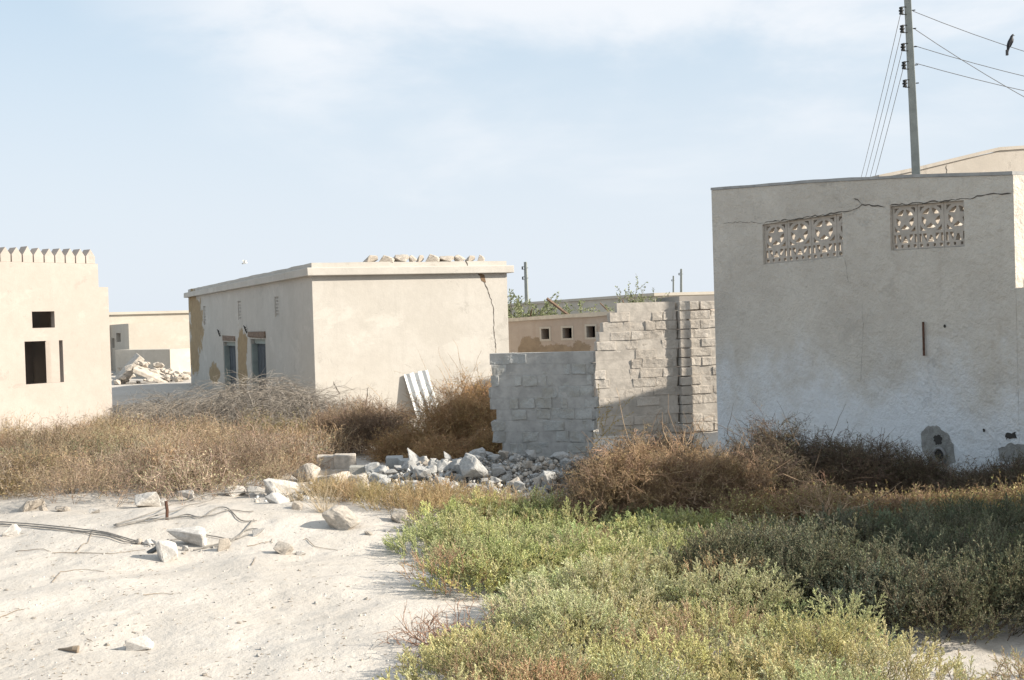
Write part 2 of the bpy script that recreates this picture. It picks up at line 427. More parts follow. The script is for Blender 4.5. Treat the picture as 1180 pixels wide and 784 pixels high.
# --- iron bar on the wall, sockets, broken pipe openings
u, z0 = RW(1067, 410); _, z1 = RW(1066, 371)
mb = MB(); p = Vector((A.x+ra[0]*u+rn[0]*.03, A.y+ra[1]*u+rn[1]*.03, 0))
mb.tube([p+Vector((0, 0, z0)), p+Vector((0, 0, z1))], 0.014, 8); mb.build('iron_bar', M_iron, rh)
M_patch = simple('raw_mortar', (0.40, 0.385, 0.355), var=0.35, scale=14, bump=1.0, bd=0.03)
def patch(pts, name='broken_plaster_and_hole', mat=M_patch, off=0.006):
    mb = MB(); c = [RW(*p) for p in pts]; fine = []
    for i in range(len(c)):
        a, b = c[i], c[(i+1) % len(c)]
        for k in range(5):
            t = k/5; fine.append((a[0]+(b[0]-a[0])*t+random.uniform(-.012, .012), a[1]+(b[1]-a[1])*t+random.uniform(-.012, .012)))
    P = lambda u, z, o: (A.x+ra[0]*u+rn[0]*o, A.y+ra[1]*u+rn[1]*o, z)
    fr = [mb.vert(P(u, z, off)) for u, z in fine]; bk = [mb.vert(P(u, z, -0.01)) for u, z in fine]
    mb.face(*fr)
    for i in range(len(fr)): j = (i+1) % len(fr); mb.face(fr[i], fr[j], bk[j], bk[i])
    return mb.build(name, mat, rh)
patch([(1061, 500), (1070, 491), (1080, 491), (1092, 500), (1099, 512), (1102, 532), (1090, 538), (1072, 537), (1064, 520)])
patch([(1076, 503), (1082, 500), (1086, 505), (1085, 512), (1078, 512)], mat=M_hole, off=0.009)  # dark patch in place of the shade inside the hole
patch([(1151, 518), (1162, 511), (1182, 512), (1184, 533), (1153, 531)])
patch([(1159, 500), (1170, 498), (1171, 504), (1160, 506)], mat=M_hole, off=0.009)  # second dark patch, the hole's inner shade as flat colour
patch([(1164, 541), (1176, 541), (1176, 560), (1164, 560)], name='drain_pipe', off=0.04)
u, z = RW(1084, 525); ring = MB()
ctr = Vector((A.x+ra[0]*u+rn[0]*.02, A.y+ra[1]*u+rn[1]*.02, z)); ux = Vector((ra[0], ra[1], 0))
ring.tube([ctr+ux*0.085*math.cos(t*math.pi/10)+Vector((0, 0, 0.085*math.sin(t*math.pi/10))) for t in range(21)], 0.016, 8, False)
ring.build('pipe_ring', simple('pipe_grey', (0.27, 0.26, 0.25)), rh, smooth=True)
mb = MB(); mb.v = [tuple(ctr+ux*0.072*math.cos(t*math.pi/10)+Vector((0, 0, 0.072*math.sin(t*math.pi/10)))-Vector((rn[0], rn[1], 0))*.006) for t in range(20)]; mb.f = [tuple(range(20))]
mb.build('pipe_bore', M_hole, rh)
for q in ((1089, 376), (934, 519), (1134, 496)):
    u, z = RW(*q); c = Vector((A.x+ra[0]*u+rn[0]*.005, A.y+ra[1]*u+rn[1]*.005, z)); mb = MB()
    mb.v = [tuple(c+ux*0.018*math.cos(t*math.pi/5)*random.uniform(.7, 1.3)+Vector((0, 0, 0.02*math.sin(t*math.pi/5)))) for t in range(10)]; mb.f = [tuple(range(10))]
    mb.build('wall_hole', M_hole, rh)

# building behind with the rising parapet
bp = atY(1012, 206, 21.5); ba = Vector((0.97, 0.24)).normalized(); ba = (ba.x, ba.y); bb = (-ba[1], ba[0])
M_back = plaster('pale_parapet', (0.42, 0.38, 0.33), (0.48, 0.44, 0.39), bump=0.6, grain=40, streak=0.3)
bh = thing('parapet_house', 'pale house whose sloping parapet rises behind the stucco house', 'house', (bp.x, bp.y, 0))
BW = lambda px, py: onwall(px, py, (bp.x, bp.y), ba)
btop = [BW(1012, 206), BW(1060, 196), BW(1150, 174), BW(1180, 172), BW(1260, 166)]
mb = MB(); shell(mb, (bp.x, bp.y), ba, bb, btop[-1][0], 4, 2.6, 0.2, zm=lambda u, z: interp(btop, u) if z > 1 else z, zmb=lambda u, z: interp(btop, u) if z > 1 else z, zmr=lambda u, z: btop[-1][1] if z > 1 else z, zml=lambda u, z: btop[0][1] if z > 1 else z)
mb.build('wall', M_back, bh)
mb = MB(); us = [btop[-1][0]*i/20 for i in range(21)]
slab(mb, add2((bp.x, bp.y), neg(bb), 0.03), ba, neg(bb), us, [0, 1], 0.27, None, lambda u, z: interp(btop, u)+0.003+z*0.06)
mb.build('coping', M_back, bh)
crack('joint', [BW(1090, 190), BW(1091, 203)], 0.02, bh, (bp.x, bp.y), ba, neg(bb))

# ================================================================== MIDDLE HOUSE
Cc = G(365, 489); mP = (Cc.x, Cc.y); ma = Vector((0.917, 0.398)).normalized(); ma = (ma.x, ma.y); mbk = (-ma[1], ma[0])
MWf = lambda px, py: onwall(px, py, mP, ma); MWl = lambda px, py: onwall(px, py, mP, mbk)
lmf = MWf(584, 315)[0]; lml = MWl(217, 345)[0]
Hm = MWf(361, 318)[1]; Hp = MWf(361, 304)[1]
print('middle', mP, lmf, lml, Hm, Hp)
och = [MWl(226, 375)+(1.3, 0.95), MWl(222, 350)+(0.9, 0.5), MWl(224, 410)+(1.0, 0.6), MWl(247, 430)+(0.95, 0.3), MWl(279, 418)+(0.62, 0.95), MWl(281, 398)+(0.45, 0.35)]
M_mid = plaster('cream_plaster', (0.475, 0.445, 0.40), (0.52, 0.49, 0.445), bump=0.6, grain=40, streak=0.28, low=(0.35, (0.43, 0.385, 0.33), 0.6), u_dir=mbk, P0=mP, patches=och, patch_col=(0.36, 0.27, 0.165), extra=ma)
dA0, dA1 = MWl(272, 420)[0], MWl(258, 420)[0]
dB0, dB1 = MWl(307, 430)[0], MWl(290, 430)[0]
zdA = MWl(265, 394)[1]; zdB = MWl(298, 391)[1]
print('doors', dA0, dA1, dB0, dB1, zdA, zdB)
vents = []
for (x, y0, y1) in ((236, 353, 375), (276, 347, 369), (319, 342, 365)):
    uc = MWl(x, (y0+y1)/2)[0]; vents.append((uc-0.22, uc+0.22, MWl(x, y1)[1], MWl(x, y0)[1]))
mh = thing('plastered_house', 'cream plastered house with two dark doors and loose stones on its parapet', 'house', (Cc.x, Cc.y, 0))
mb = MB(); shell(mb, mP, ma, mbk, lmf, lml, Hm, 0.25, hl=[(dA0, dA1, -0.2, zdA), (dB0, dB1, -0.2, zdB)]+vents)
mb.build('wall', M_mid, mh)
mb = MB()   # projecting roof slab with parapet above
o = 0.13
mb.wbox(mP, ma, neg(mbk), -o, lmf+o, -o, lml+o, Hm+0.003, Hm+0.17, 0.004)
mb.build('roof', M_mid, mh, bevel=0.015)
mb = MB(); shell(mb, mP, ma, mbk, lmf, lml, Hp+0.02, 0.2)
for i, v in enumerate(mb.v):
    if v[2] < 0: mb.v[i] = (v[0], v[1], Hm+0.173)
    else: mb.v[i] = (v[0], v[1], v[2]+0.02*noise.noise(Vector((v[0]*1.3, v[1]*1.3, 0))))
mb.build('parapet', M_mid, mh)
for (u0, u1, zt) in ((dA0, dA1, zdA), (dB0, dB1, zdB)):
    d = MB(); d.wbox(mP, mbk, neg(ma), u0+0.10, u1-0.06, 0.17, 0.21, -0.2, zt-0.12)
    for k in range(4): d.wbox(mP, mbk, neg(ma), u0+0.12+k*(u1-u0-0.2)/4, u0+0.12+(k+1)*(u1-u0-0.2)/4-0.03, 0.155, 0.168, 0.1, zt-0.2)
    dd = d.build('door', M_door, mh)
    d = MB(); d.wbox(mP, mbk, neg(ma), u1-0.057, u1-0.004, 0.02, 0.24, -0.2, zt-0.13); d.wbox(mP, mbk, neg(ma), u0+0.004, u0+0.09, 0.1, 0.24, -0.2, zt-0.13)
    d.wbox(mP, mbk, neg(ma), u0+0.004, u1-0.004, 0.1, 0.24, zt-0.12, zt-0.004); d.build('door_frame', M_teal, mh)
    d = MB(); d.wbox(mP, mbk, neg(ma), u0-0.05, u1+0.12, -0.03, 0.08, zt+0.04, zt+0.17, 0.03)
    d.build('lintel', M_wood, mh, bevel=0.01)
    d = MB()
    for k in range(3):
        c = add2(mP, mbk, u1+0.25+0.1*k); q = Vector((c[0]-ma[0]*0.04, c[1]-ma[1]*0.04, zt+0.15+0.06*k))
        d.tube([q, q+Vector((-0.05, 0.04, 0.08)), q+Vector((-0.02, 0.16, 0.02)), q+Vector((0, 0.2, -0.1))], 0.012, 5)
    d.build('loose_wire', M_black, mh)
for (u0, u1, z0, z1) in vents:
    mb = MB(); us = [u0+(u1-u0)*i/12 for i in range(13)]; zs = [z0+(z1-z0)*j/18 for j in range(19)]
    slab(mb, add2(mP, neg(ma), -0.02), mbk, neg(ma), us, zs, 0.06, lambda u, z: not ((int((u-u0)/(u1-u0)*12) % 4 in (1, 2)) and (int((z-z0)/(z1-z0)*18) % 3 != 0)))
    mb.build('vent_grille', M_mid, mh)
crack('crack', [MWf(*p) for p in ((536, 299), (540, 309), (552, 316), (557, 324), (560, 330), (566, 345), (569, 360), (569, 378), (572, 408))], 0.022, mh, mP, ma, neg(mbk))
mb = MB(); cc = [MWf(*p) for p in ((551, 314), (558, 317), (560, 326), (555, 324))]
mb.v = [(mP[0]+ma[0]*u-mbk[0]*-0.0-mbk[0]*0.006, mP[1]+ma[1]*u-mbk[1]*0.006, z) for u, z in cc]; mb.f = [(0, 1, 2, 3)]
mb.build('chipped_plaster', simple('chip', (0.2, 0.13, 0.08)), mh)
for pts in (((395, 458), (396, 476)), ((424, 446), (421, 470), (422, 480)), ((384, 440), (392, 455))):
    crack('crack', [MWf(*p) for p in pts], 0.02, mh, mP, ma, neg(mbk))

# corrugated sheet leaning on the sunlit wall
us0 = MWf(478, 430)[0]; st = MWf(478, 429)[1]
mb = MB(); W = 0.56; Ls = 2.0; n = 48; rows = 8
sh = math.sin(R_(14)); ch = math.cos(R_(14))
idx = []
for j in range(rows+1):
    t = j/rows*Ls; row = []
    for i in range(n+1):
        w = -W/2+W*i/n; uu = us0+w*ch+(Ls-t)*sh*0.75; zz = st-(Ls-t)*0.95+w*0.15 - 0.02*(1 if j == rows and 20 < i < 27 else 0)
        dist = 0.06+(Ls-t)*0.27+0.028*math.sin(w/0.093*math.pi)
        row.append(mb.vert((mP[0]+ma[0]*uu-mbk[0]*dist, mP[1]+ma[1]*uu-mbk[1]*dist, zz)))
    idx.append(row)
for j in range(rows):
    for i in range(n): mb.face(idx[j][i], idx[j][i+1], idx[j+1][i+1], idx[j+1][i])
so = mb.build('corrugated_sheet', M_tin, loc=(mP[0]+ma[0]*us0, mP[1]+ma[1]*us0, 0)); m = so.modifiers.new('solid', 'SOLIDIFY'); m.thickness = 0.004
tag(so, 'white corrugated metal sheet leaning against the sunlit cream wall', 'metal sheet')

# ================================================================== LEFT HOUSE
Rr = G(127, 492); Rr = atY(119, 480, 24.6); la_ = Vector((0.57, 0.82)).normalized(); la_ = (la_.x, la_.y); lbk = (-la_[1], la_[0])
lP = add2((Rr.x, Rr.y), la_, -7.0)
LW = lambda px, py: onwall(px, py, lP, la_)
Hl = LW(60, 303)[1]
def rect(W_, x0, y0, x1, y1):
    a = W_(x0, (y0+y1)/2); b = W_(x1, (y0+y1)/2); return (a[0], b[0], W_((x0+x1)/2, y1)[1], W_((x0+x1)/2, y0)[1])
_bp = add2(lP, la_, 6.86); bku = sorted((onwall(52, 415, _bp, lbk)[0], onwall(80, 415, _bp, lbk)[0])); lhd = bku[1]+0.6; print('bku', bku)
M_left = plaster('warm_plaster', (0.40, 0.355, 0.315), (0.43, 0.385, 0.345), bump=0.5, grain=35, streak=0.22)
lh = thing('crenellated_house', 'pale house with pointed merlons along its roof and two open windows', 'house', (lP[0], lP[1], 0))
wS = rect(LW, 37, 359, 63, 378); wB = rect(LW, 29, 393, 73, 442)
print('left', lP, Hl, wS, wB)
mb = MB(); shell(mb, lP, la_, lbk, 7.0, lhd, Hl, 0.12, hf=[wS, wB], hr=[(.125, bku[1], 0.2, 2.08)])
mb.build('wall', M_left, lh)
mb = MB(); mb.wbox(lP, la_, neg(lbk), 0.29, 6.71, 0.29, lhd-.29, Hl-0.35, Hl-0.2); mb.build('roof', M_left, lh)
tp = LW(60, 286)[1]; wm = LW(60, 300)[0]-LW(47.7, 300)[0]
u = 6.96; k = 0
while u-wm > 0.1:
    m = MB(); w = wm*0.94; h = tp-Hl; P0 = lP
    h *= random.uniform(.9, 1.03); prof = [(0.03*w, 0), (0.97*w, 0), (0.98*w, h*0.5), (0.78*w, h*0.72), (0.5*w, h*random.uniform(1.0, 1.1)), (0.22*w, h*0.72), (0.02*w, h*0.5)]
    f = []; b_ = []
    for (x, z) in prof:
        for d, l in ((0.02, f), (0.24, b_)):
            l.append(m.vert((P0[0]+la_[0]*(u-w+x)+lbk[0]*d, P0[1]+la_[1]*(u-w+x)+lbk[1]*d, Hl+0.002+z)))
    m.face(*f); m.face(*b_)
    for i in range(7): m.face(f[i], f[(i+1) % 7], b_[(i+1) % 7], b_[i])
    m.build('merlon', M_left, lh, bevel=0.004); u -= wm; k += 1
# lower annexe on its right
aP = add2(add2(lP, la_, 7.004), lbk, 0.12)
Ha = onwall(120, 331, aP, la_)[1]; lan = onwall(127, 400, aP, la_)[0]
mb = MB(); wall(mb, aP, la_, neg(lbk), lan, Ha, 0.2); wall(mb, add2(aP, la_, lan), lbk, la_, 0.26, Ha, 0.2, u0=0.2)
mb.build('annexe', M_left, lh)
# yard wall seen through its window
yw = add2(add2(lP, la_, 4.0), lbk, 8.5)
mb = MB(); wall(mb, yw, la_, neg(lbk), 8.3, 2.6, 0.2); o = mb.build('yard_wall', M_left, loc=(yw[0], yw[1], 0)); tag(o, 'pale yard wall seen through the window of the crenellated house', 'wall')

# ================================================================== FAR LEFT BUILDINGS
M_far = plaster('far_plaster', (0.46, 0.42, 0.36), (0.50, 0.46, 0.40), bump=0.3, grain=30, streak=0.1)
fp = atY(150, 430, 56); fP = (fp.x, fp.y); fa = ma; fb = mbk
FW = lambda px, py: onwall(px, py, fP, fa); FL = lambda px, py: onwall(px, py, fP, fb)
fh = thing('flat_roof_house', 'distant flat roofed house with small windows in its shaded side', 'house', (fp.x, fp.y, 0))
Hf = FW(150, 373)[1]
sq = rect(FL, 134, 384, 139, 394); sq = (min(sq[0], sq[1]), max(sq[0], sq[1]), sq[2], sq[3])
dr = rect(FL, 134, 405, 141, 432); dr = (min(dr[0], dr[1]), max(dr[0], dr[1]), dr[2], dr[3])
w3 = rect(FL, 128.5, 390, 132, 401); w3 = (min(w3[0], w3[1]), max(w3[0], w3[1]), w3[2], w3[3])
mb = MB(); shell(mb, fP, fa, fb, 7, 14, Hf, 0.3, hl=[sq, dr, w3]); mb.wbox(fP, fa, neg(fb), 0.31, 6.6, 0.31, 13.6, Hf-0.3, Hf-0.2)
mb.build('wall', M_far, fh)
f2 = atY(126, 430, 64); f2P = (f2.x-3, f2.y-1.3)
H2 = onwall(170, 362, f2P, fa)[1]
f2h = thing('long_house', 'long pale distant house with a thin roof edge behind the other', 'house', (f2P[0], f2P[1], 0))
mb = MB(); shell(mb, f2P, fa, fb, 14, 8, H2, 0.3); mb.build('wall', M_far, f2h)
mb = MB(); mb.wbox(f2P, fa, neg(fb), -0.1, 14.1, -0.12, 8.1, H2+.003, H2+0.14); mb.build('roof', M_far, f2h)
# low freestanding wall with raw end
q0 = atY(150, 440, 52.5); q1 = atY(197, 440, 50.8); qd = Vector((q1.x-q0.x, q1.y-q0.y)); qL = qd.length; qd.normalize(); qd = (qd.x, qd.y); qn = (qd[1], -qd[0])
qz = onwall(175, 403, (q0.x, q0.y), qd)[1]
mb = MB(); wall(mb, (q0.x-1*qd[0], q0.y-1*qd[1]), qd, qn, qL+1, qz, 1.2); o = mb.build('garden_wall', M_far, loc=(q0.x, q0.y, 0)); tag(o, 'low grey shaded wall in front of the distant flat roofed house', 'wall')

# ================================================================== BLOCK WALLS
_tex = bpy.data.textures.new('erosion', 'CLOUDS'); _tex.noise_scale = 0.09; _tex.noise_depth = 3
def erode(o, k=0.02, lv=3):
    m = o.modifiers.new('sub', 'SUBSURF'); m.subdivision_type = 'SIMPLE'; m.levels = lv; m.render_levels = lv
    d = o.modifiers.new('erode', 'DISPLACE'); d.texture = _tex; d.texture_coords = 'LOCAL'; d.strength = k; d.mid_level = 0.55
def block_wall(P0, ud, z0, ztop, ul, ur, ch, bl, thick, mats, parent_name, label, missing=(), jit=0.008, skip=0.0, nm='block', ragged=1):
    """courses of single blocks: ul(z), ur(z) give the broken outline at each height"""
    nd = (ud[1], -ud[0]); root = thing(parent_name, label, 'wall', (P0[0], P0[1], 0))
    B_ = MB(); Mo = MB(); tint = []; z = z0; k = 0
    while z+ch*0.6 < ztop(0):
        a, b = ul(z+ch/2)+random.uniform(-.05, .04), ur(z+ch/2)+random.uniform(-.04, .05)*(ragged)
        Mo.wbox(P0, ud, nd, a+0.03, b-0.03, 0.0+0.0015*(k % 2), thick-0.012, z, z+ch-0.001)
        u = a-random.uniform(0, bl*0.5)*(k % 2)
        while u < b-0.03:
            w = bl*random.choice((1, 1, 1, 0.5, 1.4))*random.uniform(.92, 1.08)
            u0, u1 = max(u, a+random.uniform(-.03, .02)), min(u+w, b+random.uniform(-.02, .03))
            if u1-u0 > 0.06 and z+ch*0.8 < ztop((u0+u1)/2):
                um, zm_ = (u0+u1)/2, z+ch/2
                if not any(abs(um-mx) < mw and abs(zm_-mz) < mh_ for (mx, mz, mw, mh_) in missing):
                    pr = random.uniform(-0.014, -0.002) if random.random() < .62 else random.uniform(0.004, 0.014)
                    g_ = random.uniform(.003, .014)
                    B_.wbox(P0, ud, nd, u0+g_, u1-g_, pr, thick+random.uniform(-.01, .01), z+g_*.8, z+ch-g_*.8, jit)
                    tint.append(random.random())
            u += w
        z += ch; k += 1
    o = B_.build(nm, mats[0], root, bevel=0.007); erode(o)
    at = o.data.attributes.new('tint', 'FLOAT', 'POINT'); at.data.foreach_set('value', np.repeat(np.array(tint, np.float32), 8))
    Mo.build('mortar', mats[1], root)
    return root, nd
# front ruined wall (shaded, grey)
p0 = G(580, 549); p1 = G(688, 549); P0 = (p0.x, p0.y); ud = Vector((p1.x-p0.x, p1.y-p0.y)); ud.normalize(); ud = (ud.x, ud.y)
FWv = lambda px, py: onwall(px, py, P0, ud)
edgeL = sorted([(FWv(566, 415)[1], FWv(566, 415)[0]), (FWv(567, 470)[1], FWv(567, 470)[0]), (FWv(570, 510)[1], FWv(570, 510)[0]), (FWv(580, 515)[1], FWv(580, 515)[0]), (FWv(583, 548)[1], FWv(583, 548)[0])])
edgeR = sorted([(FWv(683, 418)[1], FWv(683, 418)[0]), (FWv(683, 460)[1], FWv(683, 460)[0]), (FWv(684, 515)[1], FWv(684, 515)[0]), (FWv(690, 548)[1], FWv(690, 548)[0])])
ztL = FWv(580, 408)[1]; ztM = FWv(640, 419)[1]; uM = FWv(607, 410)[0]
print('front ruin', P0, ztM, ztL)
ch = ztM/10.0
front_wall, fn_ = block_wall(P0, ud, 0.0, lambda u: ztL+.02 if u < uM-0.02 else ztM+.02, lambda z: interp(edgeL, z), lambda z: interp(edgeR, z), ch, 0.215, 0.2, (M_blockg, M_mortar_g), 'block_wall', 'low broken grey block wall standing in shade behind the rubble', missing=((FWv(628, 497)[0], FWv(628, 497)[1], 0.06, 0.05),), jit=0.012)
mb = MB(); tint = []
for (a, b, h) in ((568, 586, .11), (587, 606, .13)):
    ua, ub = FWv(a, 412)[0], FWv(b, 412)[0]; mb.wbox(P0, ud, fn_, ua, ub, 0.0, 0.2, ztM+.012, ztM+h, 0.016); tint.append(.6)
for k in range(9):
    ua = FWv(608+8.3*k, 418)[0]; mb.wbox(P0, ud, fn_, ua, ua+random.uniform(.05, .10), 0.01, 0.19, ztM+.0, ztM+random.uniform(.01, .045), 0.008); tint.append(.5)
o = mb.build('broken_cap', M_blockg, front_wall, bevel=0.015); erode(o); at = o.data.attributes.new('tint', 'FLOAT', 'POINT'); at.data.foreach_set('value', np.repeat(np.array(tint, np.float32), 8))
# back ruined wall (sunlit, stepped)
YB = 21.3
b0 = atY(690, 500, YB-0.15); b1 = atY(829, 500, YB+0.2); P0b = (b0.x, b0.y); udb = Vector((b1.x-b0.x, b1.y-b0.y)); udb.normalize(); udb = (udb.x, udb.y)
BWv = lambda px, py: onwall(px, py, P0b, udb)
eL = sorted([(BWv(x, y)[1], BWv(x, y)[0]) for x, y in ((712, 353), (706, 363), (700, 374), (692, 380), (690, 398), (681, 401), (681, 413), (686, 425), (690, 455), (692, 520))])
eR = lambda z: BWv(781, 400)[0]
ztop = BWv(740, 354)[1]; chb = ztop/13.5
print('back ruin', P0b, ztop)
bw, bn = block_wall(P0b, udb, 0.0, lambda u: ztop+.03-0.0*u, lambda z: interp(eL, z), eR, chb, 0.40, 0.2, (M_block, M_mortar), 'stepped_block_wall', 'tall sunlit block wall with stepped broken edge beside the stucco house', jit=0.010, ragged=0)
# pilaster and right portion
uP = BWv(782, 400)[0]; mb = MB(); tint = []; z = 0; k = 0
while z < ztop-0.05:
    mb.wbox(P0b, udb, bn, uP, uP+0.2, -0.11, 0.2, z+0.006, z+chb-0.006, 0.006); tint.append(random.random()); z += chb; k += 1
o = mb.build('pilaster', M_block, bw, bevel=0.007); erode(o); at = o.data.attributes.new('tint', 'FLOAT', 'POINT'); at.data.foreach_set('value', np.repeat(np.array(tint, np.float32), 8))
mb = MB(); tint = []; z = 0; k = 0; uE = BWv(829, 450)[0]
while z < ztop-0.05:
    u = uP+0.205-(0.2 if k % 2 else 0)
    while u < uE:
        a, b = max(u, uP+0.205), min(u+0.4, uE)
        if b-a > 0.05 and not (k == 8 and b > uE-0.05): mb.wbox(P0b, udb, bn, a+.012, b-.012, 0.0+random.uniform(-.015, .01), 0.2, z+.012, z+chb-.012, 0.008); tint.append(random.random())
        u += 0.4
    z += chb; k += 1
o = mb.build('corner_block', M_block, bw, bevel=0.007); erode(o); at = o.data.attributes.new('tint', 'FLOAT', 'POINT'); at.data.foreach_set('value', np.repeat(np.array(tint, np.float32), 8))
mb = MB(); mb.wbox(P0b, udb, bn, uP+0.21, uE-0.03, 0.004, 0.18, 0, ztop-chb-.02); mb.build('mortar', M_mortar, bw)

# ================================================================== FAR MIDDLE HOUSE with three square holes
hp0 = atY(584, 400, 31.5); hp1 = atY(712, 400, 29.6); hP = (hp0.x, hp0.y); hd = Vector((hp1.x-hp0.x, hp1.y-hp0.y)); hL = hd.length+2.5; hd.normalize(); hd = (hd.x, hd.y); hb = (-hd[1], hd[0])
HWv = lambda px, py: onwall(px, py, hP, hd)
hz0, hz1 = HWv(586, 368)[1], HWv(704, 360.5)[1]; hu0, hu1 = HWv(586, 368)[0], HWv(704, 360)[0]
hz = lambda u: hz0+(hz1-hz0)*(u-hu0)/(hu1-hu0)
sqs = [rect(HWv, x0, y0, x1, y1) for (x0, y0, x1, y1) in ((624, 379, 633, 391), (648.5, 378, 659, 390), (676, 376, 686, 389))]
och2 = [HWv(612, 396)+(0.28, 0.2), HWv(608, 408)+(0.3, 0.3), HWv(640, 406)+(0.75, 0.22), HWv(668, 405)+(0.3, 0.25), HWv(625, 411)+(0.3, 0.25)]
M_far3 = plaster('dusty_pink_plaster', (0.40, 0.335, 0.285), (0.46, 0.39, 0.33), bump=0.4, streak=0.35, u_dir=hd, P0=hP, patches=och2, patch_col=(0.30, 0.235, 0.17), dark=(0.30, 0.22, 0.165))
sh3 = thing('square_hole_house', 'dusty pink shaded house wall with a row of three square holes', 'house', (hP[0], hP[1], 0))
mb = MB(); shell(mb, hP, hd, hb, hL, 5, 4, 0.3, hf=[(a, b, c, d) for a, b, c, d in sqs])
for i, v in enumerate(mb.v):
    if v[2] > 3.5:
        u = (v[0]-hP[0])*hd[0]+(v[1]-hP[1])*hd[1]; mb.v[i] = (v[0], v[1], hz(u)-0.03)
mb.build('wall', M_far3, sh3)
mb = MB(); us = [hL*i/30 for i in range(31)]
slab(mb, add2(hP, neg(hb), 0.05), hd, neg(hb), us, [0, 1], 5.05, None, lambda u, z: hz(u)-0.09*(1-z)+0.03*noise.noise(Vector((u, z, 2))) + 0.03)
mb.build('roof', simple('dusty_roof', (0.58, 0.52, 0.43), var=0.2), sh3)
for (a, b, c, d) in sqs:
    m = MB(); e = 0.05
    for q in ((a-e, a, c-e, d+e), (b, b+e, c-e, d+e), (a, b, d, d+e), (a, b, c-e, c)): m.wbox(hP, hd, neg(hb), q[0], q[1], -0.012, 0.1, q[2], q[3])
    m.build('window_surround', M_far, sh3)
# far right flat building + grey parapet block
g0 = atY(755, 345, 44); gP = (g0.x, g0.y); gL = onwall(835, 345, gP, (1, 0))[0]
fr = thing('distant_house', 'small sunlit flat house far off behind the stepped block wall', 'house', (gP[0], gP[1], 0))
Hg = onwall(780, 339, gP, (0.98, 0.2))[1]
gd = Vector((0.96, 0.28)).normalized(); gd = (gd.x, gd.y); gb = (-gd[1], gd[0])
lft = onwall(681, 353, gP, gb)[0]
mb = MB(); shell(mb, gP, gd, gb, gL+1, 26, Hg-0.05, 0.3); mb.wbox(gP, gd, neg(gb), 0.31, gL+.6, 0.31, 25.6, Hg-0.3, Hg-0.2); mb.build('wall', M_far, fr)
mb = MB(); mb.wbox(gP, gd, neg(gb), -0.08, gL+1.1, -0.1, 26.1, Hg-.047, Hg+0.06); mb.build('roof', M_far, fr)
k0 = atY(783, 348, 34); kP = (k0.x, k0.y); Hk = onwall(800, 341, kP, (1, 0))[1]
o = MB(); shell(o, kP, (0.995, 0.1), (-0.1, 0.995), 3.5, 3, Hk, 0.25); o = o.build('grey_house', plaster('grey_plaster', (0.30, 0.28, 0.26), (0.36, 0.33, 0.30)), loc=(kP[0], kP[1], 0))
tag(o, 'small grey flat building just showing above the block wall corner', 'house')
# unseen wall off to the right, its shape set to shade the shrubs
nP = (6.5, 10.45)
mb = MB(); wall(mb, nP, ra, rn, 7.6, 3.4, 0.35, zmap=lambda u, z: z+(0.25 if u < 1.7 and z > 3 else 0), step=.85); o = mb.build('unseen_shade_wall', M_right, loc=(nP[0], nP[1], 0)); tag(o, 'tall unseen plastered wall across the narrow alley, shaped to shade the shrubs', 'wall')

# ================================================================== POLES, WIRES, BIRD
def pole(name, label, base, top, w, nins, group=None, dz=0.42, z_first=0.25, side=-1):
    t = thing(name, label, 'utility pole', tuple(base), group)
    mb = MB(); d = top-base
    mb_pts = []
    n = 4
    for k in range(2):
        c = base+d*k; ww = w*(1.25 if k == 0 else 0.8)
        for q in range(4):
            a = R_(28+90*q); mb_pts.append(mb.vert(c+Vector((math.cos(a)*ww*.7, math.sin(a)*ww*.7, 0))))
    for q in range(4): mb.face(q, (q+1) % 4, 4+(q+1) % 4, 4+q)
    mb.face(0, 1, 2, 3); mb.face(4, 5, 6, 7)
    mb.build('shaft', M_concrete, t, bevel=w*.06)
    ins = []
    for k in range(nins):
        z = top.z-z_first-k*dz; c = base+d*((z-base.z)/d.z)
        e = c+Vector((side*w*0.95, -w*0.35, 0)); i = MB(); s = w/0.2
        i.tube([c+Vector((side*w*.3, -w*.3, 0.09*s)), e+Vector((0, 0, 0.09*s))], 0.012*s, 6)
        i.tube([c+Vector((side*w*.3, -w*.3, -0.09*s)), e+Vector((0, 0, -0.09*s))], 0.012*s, 6)
        for rr, z0_, z1_ in ((0.05, -.085, -.045), (0.034, -.045, -.015), (0.06, -.015, .02), (.034, .02, .05), (.05, .05, .085)):
            i.tube([e+Vector((0, 0, z0_*s)), e+Vector((0, 0, z1_*s))], rr*s, 10)
        bo = MB(); bo.tube([c+Vector((-side*w*.2, -w*.3, 0)), c+Vector((-side*w*.7, -w*.5, 0))], 0.014*s, 6)
        bo.build('bolt', M_black, t); i.build('insulator', M_black, t); ins.append(e)
    return t, ins
YP = 20.4
tb = atY(1062, 330, YP); tt = atY(1045, -18, YP)
base = tb+(tb-tt)*((tb.z)/(tt.z-tb.z))
_, ins = pole('utility_pole', 'tall tapering concrete pole with five dark insulators behind the stucco house', base, tt, 0.138, 5, dz=0.303, z_first=0.45)
def wire(pts, label, sag=0, r=0.009, name='power_line'):
    a, b = Vector(pts[0]), Vector(pts[1]); L = []
    for i in range(41):
        t = i/40; L.append(a+(b-a)*t-Vector((0, 0, 4*sag*t*(1-t))))
    m = MB(); m.tube(L, r, 4, False); o = m.build(name, M_wire, loc=tuple(a)); tag(o, label, 'power line'); return L
names = ['uppermost', 'second', 'third', 'fourth']
far_p = Vector((23, 105, 0)); ft = Vector((22.9, 105, 7.0))
_, fins = pole('utility_pole', 'distant concrete pole hidden behind the stucco house', far_p, ft, 0.25, 4, dz=0.45)
for k in range(4): wire((ins[k], fins[k]), '%s of the steep wires falling away behind the pole to the left' % names[k], sag=6.2, r=0.005)
